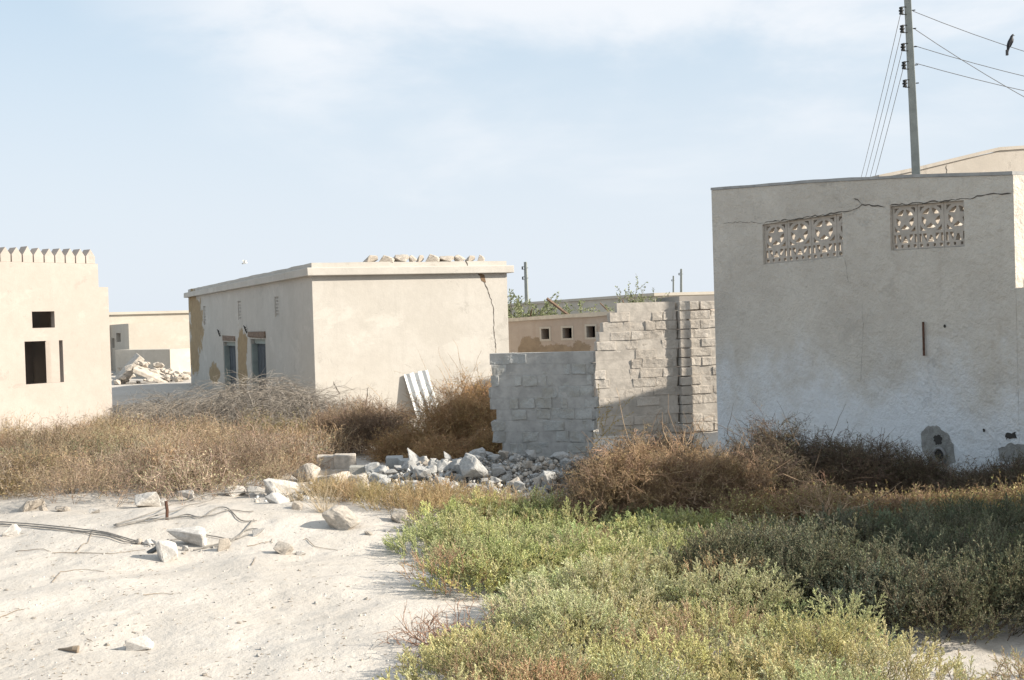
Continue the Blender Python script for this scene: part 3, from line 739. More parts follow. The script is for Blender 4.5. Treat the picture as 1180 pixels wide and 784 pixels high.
off_b = Vector((27, 22, 0)); _, oin = pole('utility_pole', 'concrete pole off to the right carrying the wires onward', off_b, Vector((27, 22, 8.6)), 0.19, 5, side=1)
def fit_wire(start, end, target):
    lo, hi = -3, 6
    for _ in range(40):
        s = (lo+hi)/2; best = None
        for i in range(1, 400):
            t = i/400; p = start+(end-start)*t-Vector((0, 0, 4*s*t*(1-t))); x, y = proj(*p)
            if x >= target[0]: best = y; break
        if best is None or best < target[1]: lo = s
        else: hi = s
    return (lo+hi)/2
def polept(px, py):
    d = tt-base; r = ray(px, py); return CAM+r*((YP-0.05)/r.y)
wsrc = [(1052, 13), (1053, 33), (1054, 53), (1055, 73)]; wtgt = [(1180, 60), (1180, 112), (1180, 88), (1180, 105)]
wends = [oin[0], Vector((22, 18, 3.5)), oin[2], oin[3]]
wl = None
wlab = ['upper wire running right from the pole with a dark bird on it', 'wire crossing the others as it drops steeply to the right', 'thin middle wire running right from the pole', 'lowest thin wire running right from the pole']
for k in range(4):
    a = polept(*wsrc[k]); s = fit_wire(a, wends[k], wtgt[k]); print('sag', k, s)
    L = wire((a, wends[k]), wlab[k], s, 0.0055)
    if k == 0: wl = L
# bird perched on the upper wire
wp = None
for i in range(4000):
    t = i/4000*40; j = min(int(t), 39); q = wl[j]+(wl[j+1]-wl[j])*(t-j)
    if proj(*q)[0] >= 1164: wp = q; break
def bird(name, label, pos, s, mat, cat='bird', rz=0.0, loc_z=0):
    t = thing(name, label, cat, tuple(pos), rz=0)
    ax = [(-0.05, -0.145, .010), (-0.045, -0.10, .018), (-0.035, -0.05, .030), (-0.02, 0.0, .050), (0.0, 0.05, .062), (0.012, 0.10, .058), (0.02, 0.14, .040), (0.028, 0.165, .032), (0.04, 0.19, .034), (0.05, 0.212, .026), (0.056, 0.225, .010)]
    mb = MB(); rings = []
    for (dx, dz, r) in ax:
        rings.append([mb.vert(pos+Vector((dx*s+math.cos(a)*r*s, math.sin(a)*r*s*.9, dz*s+math.cos(a)*r*s*0.25))) for a in [2*math.pi*k/12 for k in range(12)]])
    for a, b in zip(rings, rings[1:]):
        for k in range(12): mb.face(a[k], a[(k+1) % 12], b[(k+1) % 12], b[k])
    mb.face(*rings[0]); mb.face(*rings[-1]); mb.build('body', mat, t, smooth=True)
    for sd in (-1, 1):
        m = MB(); pts = [(0.0, 0.13), (0.03, 0.06), (0.01, 0.0), (-0.03, -0.06), (-0.05, -0.10), (-0.05, -0.03), (-0.035, 0.06)]
        f = [m.vert(pos+Vector((x*s, sd*0.052*s, z*s))) for x, z in pts]; b_ = [m.vert(pos+Vector((x*s, sd*0.066*s*(1-.3*(z < 0)), z*s))) for x, z in pts]
        m.face(*f); m.face(*b_)
        for i in range(7): m.face(f[i], f[(i+1) % 7], b_[(i+1) % 7], b_[i])
        m.build('wing', mat, t)
        m = MB(); m.tube([pos+Vector((0, sd*.02*s, 0.01*s)), pos+Vector((0.005, sd*.02*s, -0.02*s))], 0.005*s, 5); m.build('leg', mat, t)
    m = MB(); m.tube([pos+Vector((0.055*s, 0, 0.20*s)), pos+Vector((0.10*s, 0, 0.19*s))], 0.010*s, 6, r1=0.002); m.build('beak', mat, t)
    m = MB(); m.box((pos.x-0.085*s, pos.y-0.022*s, pos.z-0.19*s), (pos.x-0.045*s, pos.y+0.022*s, pos.z-0.08*s)); m.build('tail', mat, t)
    return t
bird('perched_bird', 'dark bird perched on the upper wire right of the pole', wp+Vector((0, 0, 0.02)), 0.85, M_bird)
# three thin far poles
def thin_pole(label, px, pyt, pyb, Y, w, nin, extra=None):
    t0 = atY(px, pyt, Y); b0_ = atY(px+(2 if px < 700 else 0), pyb, Y); b0_ = b0_+(b0_-t0)*(b0_.z/(t0.z-b0_.z))
    pole('utility_pole', label, b0_, t0, w, nin, dz=0.5, z_first=0.3)
thin_pole('thin distant pole left of the stepped block wall', 605.5, 302, 360, 60, 0.17, 2)
thin_pole('thinner left one of two distant poles above the sunlit flat house', 776, 318, 337, 80, 0.12, 1)
thin_pole('taller right one of two distant poles above the sunlit flat house', 785, 310, 340, 70, 0.14, 1)
m = MB(); a = atY(630, 344, 36); b = atY(652, 361, 36); m.tube([a, b+(b-a)*0.6], 0.05, 6); o = m.build('leaning_beam', M_wood, loc=tuple(a)); tag(o, 'slanting wooden beam sticking up behind the three hole wall', 'beam')
# small pale bird in the air
fb_ = atY(282, 304, 32)
wb = simple('white_feathers', (0.75, 0.75, 0.73))
t = thing('flying_bird', 'tiny white bird flying above the cream house roof', 'bird', tuple(fb_))
m = MB(); m.tube([fb_+Vector((-.07, 0, 0)), fb_+Vector((-.03, 0, .012)), fb_+Vector((.03, 0, .015)), fb_+Vector((.07, 0, .02))], 0.022, 8, r1=0.012); m.build('body', wb, t, smooth=True)
for s_ in (-1, 1):
    m = MB(); m.quad(fb_+Vector((-.03, 0, .015)), fb_+Vector((.03, 0, .015)), fb_+Vector((.02+.02*s_, .06*s_, .10)), fb_+Vector((-.04, .09*s_, .09))); o = m.build('wing', wb, t); o.modifiers.new('s', 'SOLIDIFY').thickness = .006

# ================================================================== STONES
def rock_mesh(name, seed, mat, sub=1, flat=1.0):
    rnd = random.Random(seed); bm = bmesh.new()
    for _ in range(rnd.randint(9, 14)):
        v = Vector((rnd.gauss(0, 1), rnd.gauss(0, 1), rnd.gauss(0, 1))).normalized()*rnd.uniform(.82, 1)
        v = Vector((max(-.72, min(.72, v.x)), max(-.6, min(.6, v.y)), max(-.55, min(.55, v.z))))
        bm.verts.new(v*0.7)
    r = bmesh.ops.convex_hull(bm, input=bm.verts)
    bmesh.ops.delete(bm, geom=[g for g in r.get('geom_interior', []) if isinstance(g, bmesh.types.BMVert)], context='VERTS')
    bmesh.ops.bevel(bm, geom=list(bm.edges), offset=0.028, segments=1, affect='EDGES', profile=0.6)
    bmesh.ops.triangulate(bm, faces=bm.faces)
    bmesh.ops.subdivide_edges(bm, edges=bm.edges, cuts=2, use_grid_fill=True)
    for v in bm.verts:
        v.co += v.co.normalized()*(0.05*noise.noise(v.co*3+Vector((seed, 0, 0)))+0.03*noise.noise(v.co*9))
        v.co.z *= flat
    for ax in range(3):
        lo, hi = min(v.co[ax] for v in bm.verts), max(v.co[ax] for v in bm.verts)
        for v in bm.verts: v.co[ax] = (v.co[ax]-(lo+hi)/2)/(hi-lo)
    me = bpy.data.meshes.new(name); bm.to_mesh(me); bm.free(); me.materials.append(mat)
    return me
rocksW = [rock_mesh('pale_rock', 10+i, M_stone) for i in range(6)]
rocksG = [rock_mesh('grey_rock', 30+i, M_stoneg if i % 5 else M_stonet) for i in range(9)]
rocksT = [rock_mesh('tan_rock', 60+i, M_stonet) for i in range(4)]
def put(me, name, loc, sc, label, cat='stone', group=None, rot=None):
    o = bpy.data.objects.new(name, me); C.objects.link(o); o.location = loc; o.scale = sc
    o.rotation_euler = rot or (random.uniform(-.3, .3), random.uniform(-.3, .3), random.uniform(0, 6.28))
    return tag(o, label, cat, group)
# rubble heap in front of the block wall
rg = random.Random(5)
def heap(x, y): return 0.26*gs(x, y, -0.55, 15.0, 1.35, 0.8)+0.10*gs(x, y, 0.7, 14.9, 0.8, 0.8)
spots = []
tries = 0
while len(spots) < 205 and tries < 30000:
    tries += 1
    x = rg.uniform(-2.2, 1.35); y = rg.uniform(13.75, 16.1)
    px, py = proj(x, y, zg(x, y))
    if not (395 < px < 690): continue
    s = rg.choice((.06, .07, .08, .09, .10, .11, .12, .14, .15, .17, .2, .26)); 
    if px > 600 and s > .24: s = .15
    if any(math.hypot(x-a, y-b) < (s+c)*0.36 for a, b, c in spots): continue
    spots.append((x, y, s))
for (x, y, s) in spots:
    put(rg.choice(rocksG), 'rubble_stone', (x, y, zg(x, y)+heap(x, y)+s*.2), (s*rg.uniform(.8, 1.35), s*rg.uniform(.8, 1.2), s*rg.uniform(.6, 1)), 'broken grey stone in the shaded rubble heap before the low block wall', group='stones of the rubble heap')
big = [(560, 541, 24, 24, 'rounded grey boulder on top of the rubble heap beside the block wall'), (430, 546, 22, 20, 'pale cracked boulder at the left of the rubble heap'), (478, 548, 30, 26, 'large grey boulder in the middle of the rubble heap'), (633, 557, 34, 18, 'flat grey slab on the rubble below the block wall'), (545, 552, 30, 26, 'large slanting grey block leaning in the rubble heap'), (668, 548, 20, 12, 'small pale flat stone at the right end of the rubble')]
for i, (px, py, w, h, lab) in enumerate(big):
    p = Gz(px, py+8); D = p.y; s = w/1400*D
    put(rocksG[i % 9] if i in (1, 2) else rocksG[(i+3) % 9], 'boulder', (p.x, p.y, p.z+heap(p.x, p.y)+h/1400*D*.55), (s*1.05, s*.9, h/1400*D*1.05), lab)
# squared block remnants behind the heap
def cblock(px, py, Y, w, h, d, lab, rz=0.1, mat=M_stonet):
    p = atY(px, py, Y); m = MB(); m.box((-w/2, -d/2, -h/2), (w/2, d/2, h/2), 0.008)
    o = m.build('concrete_block', mat, bevel=0.012); o.location = p; o.rotation_euler = (0.02, 0.03, rz); tag(o, lab, 'block')
for (px, py, lab) in ((398, 532, 'sunlit tan block at the right end of the low block remnant'), (378, 533, 'sunlit tan block at the left end of the low block remnant')):
    cblock(px, py, 17.0, 0.3, 0.2, 0.2, lab)
cblock(388, 547, 16.9, 0.5, 0.16, 0.22, 'long low block under the two sunlit tan blocks')
cblock(455, 534, 16.6, 0.24, 0.18, 0.2, 'grey squared block standing behind the rubble heap', mat=M_blockg); cblock(468, 538, 16.4, 0.2, 0.2, 0.2, 'smaller grey squared block behind the rubble heap', 0.3, M_blockg)
cblock(424, 542, 16.4, 0.5, 0.12, 0.2, 'flat grey block lying behind the rubble heap', 0, M_blockg)
cblock(440, 549, 15.9, 0.3, 0.16, 0.2, 'grey block lying against the back of the rubble heap', 0.2, M_blockg)
# individually placed stones on the sand: px, py(bottom), width, height, label
sand_st = [(33, 589, 30, 15, 'T', 'flattish pinkish stone at the sand edge, far left'), (49, 589, 9, 8, 'T', 'small pinkish stone just right of the flattish far left one'), (70, 590, 18, 7, 'T', 'low tan stone half buried at the scrub edge'),
 (168, 585, 27, 18, 'W', 'squarish white stone at the scrub edge above the cable loop'), (188, 583, 10, 10, 'W', 'small white stone right of the squarish one at the scrub edge'), (214, 578, 17, 14, 'W', 'pointed white stone at the scrub edge'),
 (268, 572, 26, 13, 'W', 'white wedge stone on the crest of the sand'), (292, 572, 22, 12, 'W', 'flat white stone on the crest of the sand'), (318, 584, 28, 12, 'W', 'low white stone below the sand crest'), (341, 584, 14, 11, 'T', 'small brown lump next to the low white stone'),
 (396, 607, 44, 30, 'T', 'big angular tan stone at the right of the sand'), (213, 622, 42, 26, 'W', 'large smooth white slab in the middle of the cable loop'), (190, 645, 25, 28, 'W', 'upright oval white stone in front of the cable loop'),
 (213, 635, 9, 7, 'W', 'tiny white stone beside the upright oval one'), (171, 620, 15, 9, 'W', 'small white stone left of the large slab'), (158, 622, 9, 8, 'T', 'small pinkish stone left of the large slab'), (256, 620, 16, 16, 'T', 'rough greyish lump at the right end of the cables'), (297, 606, 14, 9, 'W', 'white pebble at the tip of the cables'),
 (326, 639, 24, 14, 'T', 'knobbly pinkish stone in the middle of the sand'), (345, 640, 12, 5, 'W', 'small half buried white stone beside the knobbly one'), (11, 618, 20, 15, 'W', 'white stone at the left picture edge beside the cables'), (108, 593, 12, 7, 'W', 'small pale stone on the sand below the scrub'),
 (158, 750, 30, 17, 'W', 'ridged white coral lump lying on the near sand'), (350, 556, 32, 24, 'T', 'pale cracked boulder left of the rubble heap'), (322, 572, 42, 20, 'W', 'long pale boulder half buried in front of the cracked one'), (386, 568, 46, 26, 'T', 'sloping pale slab at the left foot of the rubble heap'),
 (460, 603, 20, 18, 'T', 'rough tan stone at the edge of the yellow grass'), (498, 614, 20, 14, 'W', 'white stone between sand and green shrubs'), (545, 652, 14, 14, 'W', 'small white stone poking out of the green shrubs'), (448, 612, 9, 5, 'W', 'flat white pebble near the yellow grass'), (612, 780, 8, 12, 'W', 'white scrap of stone among the near shrubs'),
 (425, 612, 10, 5, 'T', 'flat tan pebble near the yellow grass')]
for i, (px, py, w, h, k, lab) in enumerate(sand_st):
    p = Gz(px, py); s = w/1400*p.y; hh = h/1400*p.y
    if 'big angular' in lab: i = 3
    me = {'W': rocksW, 'T': rocksT}[k]; me = me[i % len(me)]
    put(me, 'sand_stone', (p.x, p.y+s*.3, p.z+hh*.36), (s*1.03, s*.8, hh*1.05), lab, rot=(random.uniform(-.12, .12), random.uniform(-.15, .15), random.choice((0, .4, 3.3, 2.9))))
# pebbles scattered
for i in range(90):
    px = rg.uniform(-20, 520); py = rg.uniform(592, 800)
    if px > 440 and py > 620: continue
    p = Gz(px, py); s = rg.uniform(.012, .04)
    put(rg.choice(rocksW+rocksT), 'pebble', (p.x, p.y, p.z+s*.15), (s, s*.9, s*.6), 'small pebble scattered on the pale sand', 'pebble', 'pebbles scattered over the sand')
# black piece in place of the shade beside the oval stone
p = Gz(178, 637); m = MB(); m.box((-.11, -.05, -.015), (.11, .05, .015), .01); o = m.build('hollow_shade', M_black); o.location = p+Vector((0.03, 0.02, .04)); o.rotation_euler = (.1, -.45, .3); tag(o, 'black piece standing for the shade beside the upright oval stone', 'shade piece')
# roof stones
for i, (px, w, h) in enumerate(((429, 17, 8), (447, 18, 8), (464, 16, 9), (477, 9, 8), (486, 9, 8), (500, 17, 9), (516, 17, 7), (531, 13, 8), (544, 12, 7), (556, 9, 8))):
    u = MWf(px, 300)[0]; s = w/1400*27; hh = h/1400*27
    labs = ['long flat stone, leftmost in the row on the cream house parapet', 'second stone from the left in the parapet row', 'third stone from the left in the parapet row', 'first of the two small stones left of the parapet row middle', 'second of the two small stones left of the parapet row middle', 'tall pale stone in the middle of the parapet row', 'seventh stone from the left in the parapet row', 'third stone from the right in the parapet row', 'second stone from the right in the parapet row', 'small round stone, rightmost in the parapet row']
    x, y = mP[0]+ma[0]*u+mbk[0]*.1, mP[1]+ma[1]*u+mbk[1]*.1
    put(rocksT[i % 4], 'parapet_stone', (x, y, Hp+0.02+hh*.42), (s*1.1, s*.7, hh*1.1), labs[i], group='stones lined up on the cream house parapet', rot=(0, 0, 0.4+3.14*(i % 2)))
# far rubble pile behind
for i in range(88):
    px = rg.uniform(128, 216); Yr = rg.uniform(46.5, 49.5); p = atY(px, 440, Yr); p.z = zg(p.x, p.y); s = rg.uniform(.12, .42)
    hgt = 0.8*math.exp(-((px-165)/40)**2)*rg.random()
    put(rg.choice(rocksT), 'rubble_stone', (p.x, p.y, p.z+s*.2+hgt), (s, s*.8, s*.55), 'pale broken stone in the sunlit heap before the distant flat roofed house', group='stones of the distant rubble heap')
a = atY(140, 446, 43); m = MB(); m.box((-.15, -.6, -1.1), (.15, .6, 1.1), .05); o = m.build('fallen_slab', M_stonet, bevel=.03); o.location = atY(141, 436, 47.5); o.rotation_euler = (0, R_(42), .4); tag(o, 'big pale slab tilting up out of the distant rubble heap', 'slab')
a = MB(); a.box((-.7, -.4, -.1), (.7, .4, .1), .05); o = a.build('fallen_slab', M_stonet, bevel=.03); o.location = atY(175, 433, 47); o.rotation_euler = (.2, R_(25), .2); tag(o, 'smaller pale slab lying on the distant rubble heap', 'slab')

# ================================================================== CABLES, STAKE, STICKS
def gpath(pts, lift=0.012, wob=0.004, n=10):
    P = []
    for (a, b) in zip(pts, pts[1:]):
        for i in range(n):
            t = i/n; px = a[0]+(b[0]-a[0])*t; py = a[1]+(b[1]-a[1])*t; l = lift
            if len(a) > 2: l += a[2]+((b[2] if len(b) > 2 else 0)-a[2])*t
            p = Gz(px, py); P.append(Vector((p.x, p.y, p.z+l+random.uniform(-wob, wob))))
    return P
cab = [([(132, 608), (170, 600), (220, 598), (262, 600), (300, 600)], 'cable of the loop running flat to the right past the stake'),
       ([(131, 607), (165, 603), (210, 602), (240, 596), (298, 596)], 'upper cable of the loop ending at the white pebble'),
       ([(133, 606), (160, 598, .0), (200, 590, .05), (240, 582, .12), (310, 578, .10)], 'cable lifting off the sand towards the crest'),
       ([(134, 609), (170, 601, .02), (210, 592, .03), (255, 580, .06)], 'lower cable lifting off the sand towards the crest'),
       ([(-30, 602), (30, 605), (80, 610), (130, 616), (175, 616)], 'cable entering from the left edge of the sand'),
       ([(-30, 605), (40, 608), (95, 614), (150, 618), (200, 612)], 'second cable entering from the left edge of the sand'),
       ([(-30, 604), (25, 607), (70, 612), (118, 618), (160, 619)], 'lowest cable entering from the left edge of the sand'),
       ([(222, 615), (250, 607), (280, 602), (302, 603)], 'short cable right of the large white slab'),
       ([(180, 615), (215, 607), (250, 603), (290, 606)], 'cable passing behind the large white slab'),
       ([(232, 612), (262, 606), (296, 599)], 'thin cable end beside the white pebble')]
for pts, lab in cab:
    m = MB(); P = gpath(pts, 0.016, .002); P = [P[0]]+[(P[i-1]+P[i]*2+P[i+1])/4 for i in range(1, len(P)-1)]+[P[-1]]; P = [P[0]]+[(P[i-1]+P[i]*2+P[i+1])/4 for i in range(1, len(P)-1)]+[P[-1]]; m.tube(P, 0.006, 6); o = m.build('cable', M_cable, loc=tuple(P[0]), smooth=True); tag(o, lab, 'cable')
p = Gz(192, 602); m = MB(); m.tube([p-Vector((0, 0, .05)), p+Vector((.01, 0, .09)), p+Vector((0.0, 0, .185))], 0.016, 6); o = m.build('iron_stake', M_iron, loc=tuple(p)); tag(o, 'short rusty stake upright in the sand among the cables', 'stake')
M_stick = simple('dry_stick', (0.30, 0.24, 0.18), var=0.4, scale=15)
sticks = [([(85, 638), (100, 622), (110, 608, .08)], 'thin pale stick leaning beside the left cables'), ([(60, 672), (70, 660), (95, 657), (125, 660)], 'curved twig bent over the sand left of centre'), ([(0, 712), (22, 704), (30, 702)], 'short twig at the left edge of the near sand'),
          ([(285, 630), (305, 620), (315, 600)], 'twig below the tip of the cables'), ([(350, 618), (362, 630), (395, 636)], 'bent twig in the right part of the sand'), ([(165, 687), (185, 685), (203, 686)], 'short twig in the middle of the near sand'),
          ([(18, 636), (50, 633), (60, 634)], 'thin twig on the sand under the left cables'), ([(290, 652), (296, 641)], 'tiny upright twig on the sand'), ([(60, 637), (130, 639), (175, 633)], 'long thin strand reaching the oval stone'), ([(100, 738), (108, 741)], 'bit of bark on the near sand')]
for pts, lab in sticks:
    m = MB(); P = gpath(pts, 0.008, .003, 6); m.tube(P, 0.0036, 5, r1=.002); o = m.build('twig', M_stick, loc=tuple(P[0])); tag(o, lab, 'twig')
p = Gz(85, 752); m = MB(); m.tube([p+Vector((-.12, .05, .012)), p+Vector((-.05, .02, .018)), p+Vector((0, 0, .025)), p+Vector((.03, 0, .02))], .004, 8, r1=.026); o = m.build('pine_cone', M_stick, loc=tuple(p)); tag(o, 'brown pointed seed head lying on the near sand', 'seed head')

# ================================================================== VEGETATION
def veg_mat(name, transl=0.25):
    m, nt, b = newmat(name, 0.75, 0.25); g = N(nt)
    a = g.n('ShaderNodeAttribute', attribute_name='col'); g.link(a.outputs['Color'], b.inputs['Base Color'])
    t = g.n('ShaderNodeBsdfTranslucent'); g.link(a.outputs['Color'], t.inputs['Color'])
    mx = g.n('ShaderNodeMixShader'); mx.inputs[0].default_value = transl
    g.link(b.outputs[0], mx.inputs[1]); g.link(t.outputs[0], mx.inputs[2]); g.link(mx.outputs[0], nt.nodes['Material Output'].inputs['Surface'])
    return m
M_leaf = veg_mat('leafy', 0.2); M_twig = veg_mat('twiggy', 0.08)
class P3:
    """numpy pieces: vertices, quads, colours"""
    def __init__(s): s.V = []; s.F = []; s.K = []; s.n = 0
    def add(s, V, Fq, K):
        s.V.append(V); s.F.append(Fq+s.n); s.K.append(K); s.n += len(V)
    def done(s):
        return np.concatenate(s.V), np.concatenate(s.F), np.concatenate(s.K)
def np_mesh(name, V, Fq, K, mat):
    me = bpy.data.meshes.new(name); nv, nf = len(V), len(Fq)
    me.vertices.add(nv); me.vertices.foreach_set('co', np.ascontiguousarray(V, np.float32).ravel())
    me.loops.add(nf*4); me.loops.foreach_set('vertex_index', np.ascontiguousarray(Fq, np.int32).ravel())
    me.polygons.add(nf); me.polygons.foreach_set('loop_start', np.arange(0, nf*4, 4, dtype=np.int32)); me.polygons.foreach_set('loop_total', np.full(nf, 4, np.int32))
    me.update(calc_edges=True)
    at = me.color_attributes.new('col', 'FLOAT_COLOR', 'POINT')
    cc = np.ones((nv, 4), np.float32); cc[:, :3] = np.clip(K, 0, 1); at.data.foreach_set('color', cc.ravel())
    me.materials.append(mat); return me
def prisms(p0, p1, r0, r1, col):
    """three-sided twigs as quads"""
    d = p1-p0; d /= np.maximum(np.linalg.norm(d, axis=1, keepdims=True), 1e-6)
    a = np.tile([0.3, 0.1, 1.0], (len(d), 1)); x = np.cross(d, a); x /= np.maximum(np.linalg.norm(x, axis=1, keepdims=True), 1e-6); y = np.cross(d, x)
    V = np.zeros((len(d), 6, 3))
    for k in range(3):
        c, s = math.cos(k*2.094), math.sin(k*2.094); o = x*c+y*s
        V[:, k] = p0+o*r0[:, None]; V[:, 3+k] = p1+o*r1[:, None]
    base = np.arange(len(d))[:, None]*6
    Fq = np.concatenate([base+np.array([[k, (k+1) % 3, 3+(k+1) % 3, 3+k]]) for k in range(3)])
    return V.reshape(-1, 3), Fq, np.repeat(col, 6, axis=0)
def leaves(rng, P, D, L, W, col):
    """diamond leaves at P pointing along D"""
    n = len(P); D = D/np.maximum(np.linalg.norm(D, axis=1, keepdims=True), 1e-6)
    q = rng.normal(size=(n, 3)); S = np.cross(D, q); S /= np.maximum(np.linalg.norm(S, axis=1, keepdims=True), 1e-6)
    up_ = np.cross(S, D)
    V = np.zeros((n, 4, 3)); V[:, 0] = P; V[:, 1] = P+D*L[:, None]*.5+S*W[:, None]*.5+up_*L[:, None]*.08; V[:, 2] = P+D*L[:, None]; V[:, 3] = P+D*L[:, None]*.5-S*W[:, None]*.5+up_*L[:, None]*.08
    Fq = np.arange(n)[:, None]*4+np.array([[0, 1, 2, 3]])
    return V.reshape(-1, 3), Fq, np.repeat(col, 4, axis=0)
def pick(rng, pal, n, jit=0.12):
    pal = np.array(pal); c = pal[rng.integers(0, len(pal), n)]
    return c*(1+rng.normal(0, jit, (n, 1)))
def sprig(rng, h, nb=9, leaf=0.011, pal=((.2, .25, .13),), stemc=(.2, .17, .12), dens=10, spread=0.5, lw=0.45):
    """upright leafy shoot with side branchlets"""
    P = P3(); s0, s1, r0, r1 = [], [], [], []; lp, ld = [], []
    bend = rng.normal(0, .12, 2)
    def at(t): return np.array([bend[0]*h*t*t, bend[1]*h*t*t, h*t])
    ts = np.linspace(0, 1, 6)
    for a, b in zip(ts, ts[1:]): s0.append(at(a)); s1.append(at(b)); r0.append(.0022*(1.2-a)); r1.append(.0022*(1.2-b))
    for k in range(nb):
        t = .12+.83*k/nb; an = k*2.4+rng.uniform(-.4, .4); l = h*spread*(1-.65*t)*rng.uniform(.6, 1.2)
        d = np.array([math.cos(an), math.sin(an), rng.uniform(.7, 1.5)]); d /= np.linalg.norm(d)
        e = at(t)+d*l; s0.append(at(t)); s1.append(e); r0.append(.0014); r1.append(.0008)
        m = max(3, int(dens*l/(h*spread)))
        for q in range(m):
            f = .15+.85*(q+rng.random()*.6)/m; lp.append(at(t)+d*l*f); ld.append(d*.9+rng.normal(0, .75, 3)+np.array([0, 0, .35]))
    for q in range(dens):
        f = .25+.75*q/dens; lp.append(at(f)); ld.append(rng.normal(0, .7, 3)+np.array([0, 0, .6]))
    P.add(*prisms(np.array(s0), np.array(s1), np.array(r0), np.array(r1), np.tile(stemc, (len(s0), 1))))
    lp = np.array(lp); n = len(lp); P.add(*leaves(rng, lp, np.array(ld), rng.uniform(.7, 1.3, n)*leaf, rng.uniform(.7, 1.2, n)*leaf*lw, pick(rng, pal, n)*(.85+.3*np.clip(lp[:, 2:3]/h, 0, 1.1))))
    return P.done()
def grow(rng, n_main, length, levels, r, spread=0.9, droop=0.0, wig=0.25, kids=3, step=0.05, up=1.0, shrink=.55):
    S = []
    def br(p, d, l, rad, lev):
        n = max(2, int(l/step)); pts = [p]
        for i in range(n):
            d = d+rng.normal(0, wig, 3)*.35+np.array([0, 0, -droop*(i+1)/n]); d /= np.linalg.norm(d)
            q = p+d*l/n; ra_ = rad*(1-.6*i/n); S.append((p, q, ra_, rad*(1-.6*(i+1)/n), lev, d.copy())); p = q
            if lev < levels and rng.random() < kids/n:
                dd = d+rng.normal(0, .65, 3); dd /= np.linalg.norm(dd); br(p, dd, l*shrink*rng.uniform(.6, 1.2), rad*.62, lev+1)
    for k in range(n_main):
        a = rng.uniform(0, 6.283); e = rng.uniform(.1, spread)
        d = np.array([math.cos(a)*e, math.sin(a)*e, up*rng.uniform(.5, 1)]); d /= np.linalg.norm(d)
        st = np.array([math.cos(a), math.sin(a), 0])*rng.uniform(0, .12*length)
        br(st, d, length*rng.uniform(.65, 1.1), r, 0)
    return S
def twig_bush(rng, S, twc, leafpal=None, nleaf=0, leaf=.012, lw=.5, tipcol=None, minlev=1):
    P = P3(); p0 = np.array([s[0] for s in S]); p1 = np.array([s[1] for s in S]); r0 = np.array([s[2] for s in S]); r1 = np.array([s[3] for s in S])
    col = pick(rng, twc, len(S), .15)
    P.add(*prisms(p0, p1, np.maximum(r0, .0012), np.maximum(r1, .001), col))
    if nleaf:
        L_ = [s for s in S if s[4] >= minlev]; ix = rng.integers(0, len(L_), nleaf); f = rng.random((nleaf, 1))
        a = np.array([L_[i][0] for i in ix]); b = np.array([L_[i][1] for i in ix]); d = np.array([L_[i][5] for i in ix])
        P.add(*leaves(rng, a+(b-a)*f, d+rng.normal(0, .8, (nleaf, 3)), rng.uniform(.6, 1.4, nleaf)*leaf, rng.uniform(.6, 1.3, nleaf)*leaf*lw, pick(rng, leafpal, nleaf)))
    return P.done()
def scatter(rng, protos, pos, scale, tilt, tint):
    """merge rotated copies of the prototypes: pos (n,3), scale (n,), tilt (n,2) lean vectors, tint (n,3) multiplier"""
    out = P3(); which = rng.integers(0, len(protos), len(pos))
    for pi, (V, Fq, K) in enumerate(protos):
        ix = np.where(which == pi)[0]
        if not len(ix): continue
        m = len(ix); a = rng.uniform(0, 6.283, m); ca, sa = np.cos(a), np.sin(a); R = np.zeros((m, 3, 3))
        R[:, 0, 0] = ca; R[:, 0, 1] = -sa; R[:, 1, 0] = sa; R[:, 1, 1] = ca; R[:, 2, 2] = 1
        t = tilt[ix]; T = np.tile(np.eye(3), (m, 1, 1)); up_ = np.stack([t[:, 0], t[:, 1], np.ones(m)], 1); up_ /= np.linalg.norm(up_, axis=1, keepdims=True)
        xx = np.stack([up_[:, 2], np.zeros(m), -up_[:, 0]], 1); xx /= np.linalg.norm(xx, axis=1, keepdims=True); yy = np.cross(up_, xx)
        T[:, :, 0] = xx; T[:, :, 1] = yy; T[:, :, 2] = up_
        M = T@R
        W = np.einsum('mij,vj->mvi', M, V)*scale[ix][:, None, None]+pos[ix][:, None, :]
        KK = K[None]*tint[ix][:, None, :]
        FF = (Fq[None]+(np.arange(m)*len(V))[:, None, None]).reshape(-1, 4)
        out.add(W.reshape(-1, 3), FF, KK.reshape(-1, 3))
    return out.done()
def inpoly(px, py, poly):
    c = False; n = len(poly)
    for i in range(n):
        (x1, y1), (x2, y2) = poly[i], poly[(i+1) % n]
        if (y1 > py) != (y2 > py) and px < (x2-x1)*(py-y1)/(y2-y1)+x1: c = not c
    return c
def area_points(seed, poly, n, y0, y1, edge=0.25):
    """n ground points inside a patch whose outline is a polygon on the ground (given as picked points)"""
    rnd = random.Random(seed); W = [G(a, b) for a, b in poly]; W = [(p.x, p.y) for p in W]
    xs = [p[0] for p in W]; ys = [p[1] for p in W]; out = []; tries = 0
    while len(out) < n and tries < n*60:
        tries += 1; x = rnd.uniform(min(xs), max(xs)); y = rnd.uniform(max(min(ys), y0), min(max(ys), y1))
        nx = x+edge*noise.noise(Vector((x*1.1, y*1.1, seed)))*1.5+edge*.6*noise.noise(Vector((x*4, y*4, seed))); ny = y+edge*noise.noise(Vector((x*1.1+9, y*1.1, seed)))*1.5
        if inpoly(nx, ny, W): out.append((x, y))
    return out
rng = np.random.default_rng(3)

